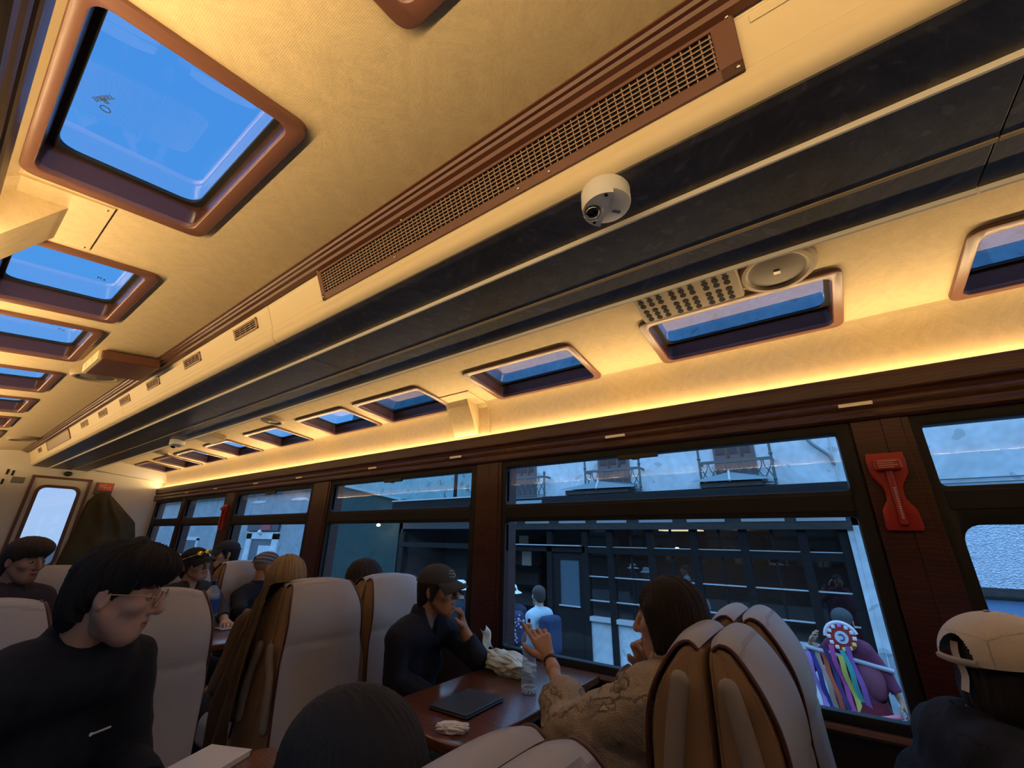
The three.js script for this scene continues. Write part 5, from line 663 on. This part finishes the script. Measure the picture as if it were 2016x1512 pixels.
// white cap at the right edge
person({ label: 'person in a white cap with a hanging strap at the right edge', head: [0.715, 1.066, 0.322], face: [0.55, -0.22, 0.80], up: [0.05, 1, 0.1], torso: [0.30, 0.95], hip: [0.82, 0.48, 0.03], neck: [0.68, 0.950, 0.215], shoulder: 0.185, skin: SK.dim, shirt: NAVY, hair: 'undercap', hairC: [0.010, 0.008, 0.007], cap: { color: [0.66, 0.60, 0.52], pitch: -0.30, scale: 1.17, drop: 0.006 }, headScale: 1.10, loose: 0.02,
  extra: (G, q) => { const pts = [V(0.02, 0.045, -0.122), V(0.012, 0.02, -0.128), V(0.005, -0.02, -0.118), V(0.0, -0.055, -0.125)]; const c = new THREE.CatmullRomCurve3(pts), P = c.getPoints(12), pos = [], idx = []; P.forEach((p, i) => { pos.push(p.x - 0.010, p.y, p.z, p.x + 0.010, p.y, p.z + 0.001); if (i) { const o = i * 2; idx.push(o - 2, o - 1, o, o - 1, o + 1, o); } }); const g = new THREE.BufferGeometry(); g.setAttribute('position', new THREE.Float32BufferAttribute(pos, 3)); g.setIndex(idx); g.computeVertexNormals(); planarUV(g); g.applyMatrix4(q.hm); mesh('cap_strap', g, cloth([0.60, 0.54, 0.46]), G); } });
// blonde and dark-haired passengers behind the empty seat
person({ label: 'blonde passenger seen from behind over the empty aisle seat', head: [0.335, 1.150, -2.66], face: [0.15, 0.02, -0.99], torso: [0, -1], hip: [0.37, 0.48, -2.74], skin: SK.light, shirt: [0.12, 0.075, 0.04], hair: 'long', hairC: [0.42, 0.29, 0.15], streak: true, strand: 0.006, lod: 'mid' });
person({ label: 'dark-haired passenger seen from behind over the window seat', head: [0.87, 1.105, -2.66], face: [0.05, 0, -1], torso: [0, -1], hip: [0.86, 0.47, -2.74], skin: SK.dim, shirt: BLACK, hair: 'big', hairC: [0.022, 0.013, 0.010], lod: 'far' });
// second table
person({ label: 'smiling man in a dark cap with sunglasses on it at the farther table', head: [0.355, 1.160, -4.08], face: [0.38, 0.04, 0.92], up: [-0.24, 0.96, -0.06], torso: [0.1, 1], hip: [0.37, 0.48, -4.14], skin: SK.light, shirt: [0.035, 0.034, 0.040], hair: 'undercap', hairC: [0.03, 0.02, 0.015], browC: [0.25, 0.15, 0.1], cap: { color: [0.012, 0.012, 0.016], shades: true }, fine: 0.004, vneck: true, armL: { el: [0.56, 0.83, -3.95], wr: [0.50, 0.795, -3.70] }, armR: { el: [0.17, 0.82, -3.95], wr: [0.30, 0.795, -3.66] } });
person({ label: 'man in a grey striped cap and navy shirt looking out of the window', head: [0.905, 1.122, -4.08], face: [0.95, 0.0, 0.18], up: [0.18, 0.96, 0.1], torso: [0.25, 0.97], hip: [0.84, 0.48, -4.14], skin: SK.tan, shirt: NAVY, hair: null, cap: { color: [0.26, 0.27, 0.32], stripe: true }, fine: 0.004, sleeve: 0.17, armL: { el: [1.06, 0.82, -3.93], wr: [0.95, 0.80, -3.70] }, armR: { el: [0.66, 0.82, -3.86], wr: [0.78, 0.79, -3.66] } });
// farther passengers
person({ label: 'man in a dark blue cap facing left behind the striped cap', head: [0.83, 1.205, -4.78], face: [-0.93, -0.06, -0.20], torso: [-0.3, -0.95], hip: [0.86, 0.50, -4.80], skin: SK.pale, shirt: [0.045, 0.012, 0.014], hair: 'undercap', hairC: [0.014, 0.010, 0.009], cap: { color: [0.030, 0.036, 0.055] }, lod: 'far', eyes: true });
person({ label: 'light-haired passenger just behind the smiling man', head: [0.275, 1.165, -4.74], face: [0.3, 0, -0.95], torso: [0, -1], hip: [0.37, 0.48, -4.80], skin: SK.tan, shirt: [0.10, 0.07, 0.05], hair: 'short', hairC: [0.30, 0.19, 0.11], streak: true, lod: 'far' });
person({ label: 'passenger with glasses and dark hair near the end wall', head: [0.52, 1.225, -6.16], face: [0.86, -0.05, 0.5], torso: [0.2, 1], hip: [0.40, 0.52, -6.20], skin: SK.pale, shirt: BLACK, hair: 'short', hairC: [0.02, 0.012, 0.01], glasses: [0.05, 0.04, 0.04], lod: 'far', eyes: true });
person({ label: 'brown-haired passenger in front of the end door', head: [-0.565, 1.205, -4.08], face: [0.55, -0.1, 0.83], torso: [0, 1], hip: [-0.42, 0.50, -4.14], skin: SK.dim, shirt: [0.05, 0.03, 0.035], hair: 'mop', hairC: [0.045, 0.028, 0.018], lod: 'far', eyes: true });
// ---------------------------------------------------------------- people in the street
const hat = (G, q, c) => { const g = new THREE.LatheGeometry([[0, 0.135], [0.05, 0.132], [0.078, 0.11], [0.090, 0.065], [0.098, 0.045], [0.150, 0.02], [0.158, 0.012]].map((p) => new THREE.Vector2(...p)), 32); g.translate(0, 0, -0.015); g.applyMatrix4(q.hm); mesh('sun_hat', g, std(0.82, 0.84, 0.82, 0.8), G); };
const pack = (G, q, c) => { const g = new RoundedBoxGeometry(0.30, 0.42, 0.17, 4, 0.06); g.applyMatrix4(new THREE.Matrix4().makeBasis(V(...q.tr), V(0, 1, 0), V(...q.tf)).setPosition(...add(add(q.shc, q.tf, -0.185), [0, -0.20, 0]))); mesh('backpack', g, cloth(c), G); };
const street = { stand: true, floor: GY, lod: 'far' };
person({ ...street, label: 'person in a white sun hat and flowered jacket outside by the window edge', head: [4.55, GY + 1.52, -4.05], face: [0.7, 0, -0.7], torso: [0.7, -0.7], hip: [4.55, GY + 0.88, -4.05], skin: SK.light, shirt: [0.03, 0.04, 0.07], trousers: [0.06, 0.08, 0.12], hair: 'short', hairC: [0.02, 0.02, 0.02], extra: (G, q) => { hat(G, q); pack(G, q, [0.06, 0.05, 0.10]); seed = 12; const l = []; for (let i = 0; i < 40; i++) { const g = new THREE.SphereGeometry(0.012 + rnd() * 0.01, 6, 4); g.translate((rnd() - 0.5) * 0.28, (rnd() - 0.5) * 0.36, -0.085); l.push(g); } const gg = merge(l); gg.applyMatrix4(new THREE.Matrix4().makeBasis(V(...q.tr), V(0, 1, 0), V(...q.tf)).setPosition(...add(add(q.shc, q.tf, -0.185), [0, -0.20, 0]))); const m = mesh('flower_print', gg, std(0.45, 0.40, 0.55, 0.8), G); m.userData.kind = 'stuff'; } });
person({ ...street, label: 'woman in a pale top with a navy backpack outside', head: [4.0, GY + 1.60, -3.22], face: [0.55, 0, -0.8], torso: [0.2, -0.98], hip: [4.0, GY + 0.93, -3.18], skin: SK.light, shirt: [0.50, 0.62, 0.66], trousers: [0.03, 0.04, 0.07], hair: 'short', hairC: [0.06, 0.04, 0.03], armR: { el: [4.22, GY + 1.08, -3.12], wr: [4.20, GY + 0.86, -3.16] }, armL: { el: [3.80, GY + 1.10, -3.20], wr: [3.84, GY + 0.95, -3.42] }, extra: (G, q) => pack(G, q, [0.03, 0.045, 0.10]) });
{ const g = new THREE.IcosahedronGeometry(0.14, 4); const p = g.attributes.position; for (let i = 0; i < p.count; i++) { const y = p.getY(i), k = 0.85 + 0.35 * noise(p.getX(i) * 14, y * 14, p.getZ(i) * 14); p.setXYZ(i, p.getX(i) * k * (y > 0.05 ? 0.6 : 1), y * 1.5, p.getZ(i) * k * 0.8); } g.computeVertexNormals(); planarUV(g); g.translate(3.80, GY + 0.78, -2.86); tag(mesh('carrier_bag', g, std(0.66, 0.76, 0.82, 0.5)), 'pale plastic carrier bag beside the woman with the navy backpack', 'bag'); }
person({ ...street, label: 'person in a white brimmed hat outside, just right of the man in the dark cap', head: [4.0, GY + 1.57, -4.60], face: [-0.2, 0, -0.98], torso: [0, -1], hip: [4.0, GY + 0.92, -4.60], skin: SK.light, shirt: [0.02, 0.035, 0.05], hair: 'short', hairC: [0.02, 0.02, 0.02], extra: (G, q) => hat(G, q) });
// dancer seen from behind: round disc, ribbons, burgundy skirt
person({ ...street, label: 'costumed dancer outside with a round red and white disc and ribbons', head: [4.5, GY + 1.58, -0.06], face: [0.95, 0, 0.25], torso: [0.97, 0.2], hip: [4.5, GY + 0.92, -0.10], shoulder: 0.135, skin: SK.tan, shirt: [0.17, 0.03, 0.07], trousers: [0.16, 0.010, 0.018], hair: 'short', hairC: [0.05, 0.05, 0.05],
  armL: { el: [4.45, GY + 1.18, -0.40], wr: [4.40, GY + 1.36, -0.36] }, armR: { el: [4.45, GY + 1.20, 0.16], wr: [4.42, GY + 1.02, 0.22] },
  extra: (G, q) => {
    const put = (g) => g; const C = [4.36, GY + 1.47, -0.10];
    const disc = new THREE.CylinderGeometry(0.118, 0.118, 0.02, 36); disc.rotateZ(Math.PI / 2); disc.translate(...C); mesh('disc', disc, std(0.50, 0.035, 0.025, 0.6), G);
    const hub = new THREE.CylinderGeometry(0.052, 0.052, 0.012, 28); hub.rotateZ(Math.PI / 2); hub.translate(C[0] - 0.012, C[1], C[2]); mesh('hub', hub, std(0.70, 0.72, 0.78, 0.6), G);
    for (let i = 0; i < 12; i++) { const a = i / 12 * Math.PI * 2, g = new RoundedBoxGeometry(0.016, 0.032, 0.032, 2, 0.008); g.translate(C[0] - 0.01, C[1] + 0.096 * Math.sin(a), C[2] + 0.096 * Math.cos(a)); mesh('disc_patch', g, std(...(i > 8 ? [0.8, 0.75, 0.2] : i === 3 ? [0.8, 0.2, 0.6] : [0.85, 0.82, 0.80]), 0.6), G); }
    const fringe = new THREE.TorusGeometry(0.120, 0.018, 8, 24, Math.PI * 0.9); fringe.rotateY(Math.PI / 2); fringe.translate(...C); mesh('fringe', fringe, std(0.75, 0.62, 0.66, 0.8), G);
    mesh('emblem', tube([[C[0] - 0.02, C[1] + 0.022, C[2] - 0.02], [C[0] - 0.02, C[1] + 0.025, C[2] + 0.004], [C[0] - 0.02, C[1] + 0.007, C[2] + 0.02], [C[0] - 0.02, C[1] - 0.018, C[2] + 0.011], [C[0] - 0.02, C[1] - 0.023, C[2] - 0.014]], 0.006, 20, 6), std(0.10, 0.10, 0.20, 0.6), G);
    mesh('shoulder_pole', rod([4.34, GY + 1.36, -0.40], [4.40, GY + 1.24, 0.22], 0.02), std(0.45, 0.42, 0.45, 0.8), G);
    const cols = [[0.5, 0.25, 0.6], [0.06, 0.05, 0.25], [0.55, 0.35, 0.25], [0.7, 0.12, 0.06], [0.08, 0.05, 0.18], [0.6, 0.1, 0.3], [0.7, 0.6, 0.12], [0.08, 0.4, 0.35], [0.35, 0.12, 0.4]];
    cols.forEach((c, i) => { const z = -0.40 + i * 0.042, g = mapXYZ(new THREE.PlaneGeometry(0.04, 0.85 + (i % 3) * 0.08, 3, 16), (x, y) => [4.33 + 0.012 * Math.sin(y * 14 + i), GY + 0.90 + y, z + x + (0.42 - y) * 0.16 + 0.008 * Math.sin(y * 20 + i * 2)]); planarUV(g); mesh('ribbon', g, cloth(c), G); });
    mesh('shawl', isoMesh(field([ell([4.47, GY + 1.17, 0.02], [0.11, 0.21, 0.16], 0.02)]), [4.2, GY + 0.7, -0.4], [4.8, GY + 1.5, 0.4], 0.02), cloth([0.30, 0.075, 0.12]), G);
    mesh('shawl_hem', tube([[4.36, GY + 0.86, -0.16], [4.31, GY + 0.88, 0.02], [4.36, GY + 0.92, 0.20]], 0.02, 14, 6), std(0.75, 0.20, 0.22, 0.7), G);
    const sk = new THREE.LatheGeometry([[0.16, 0.98], [0.22, 0.75], [0.30, 0.45], [0.36, 0.12]].map((p) => new THREE.Vector2(...p)), 30); sk.translate(4.5, GY, -0.04); mesh('skirt', fuzz(sk, 0.01, 9), cloth([0.16, 0.010, 0.020]), G);
  } });
renderer.render(scene, camera);
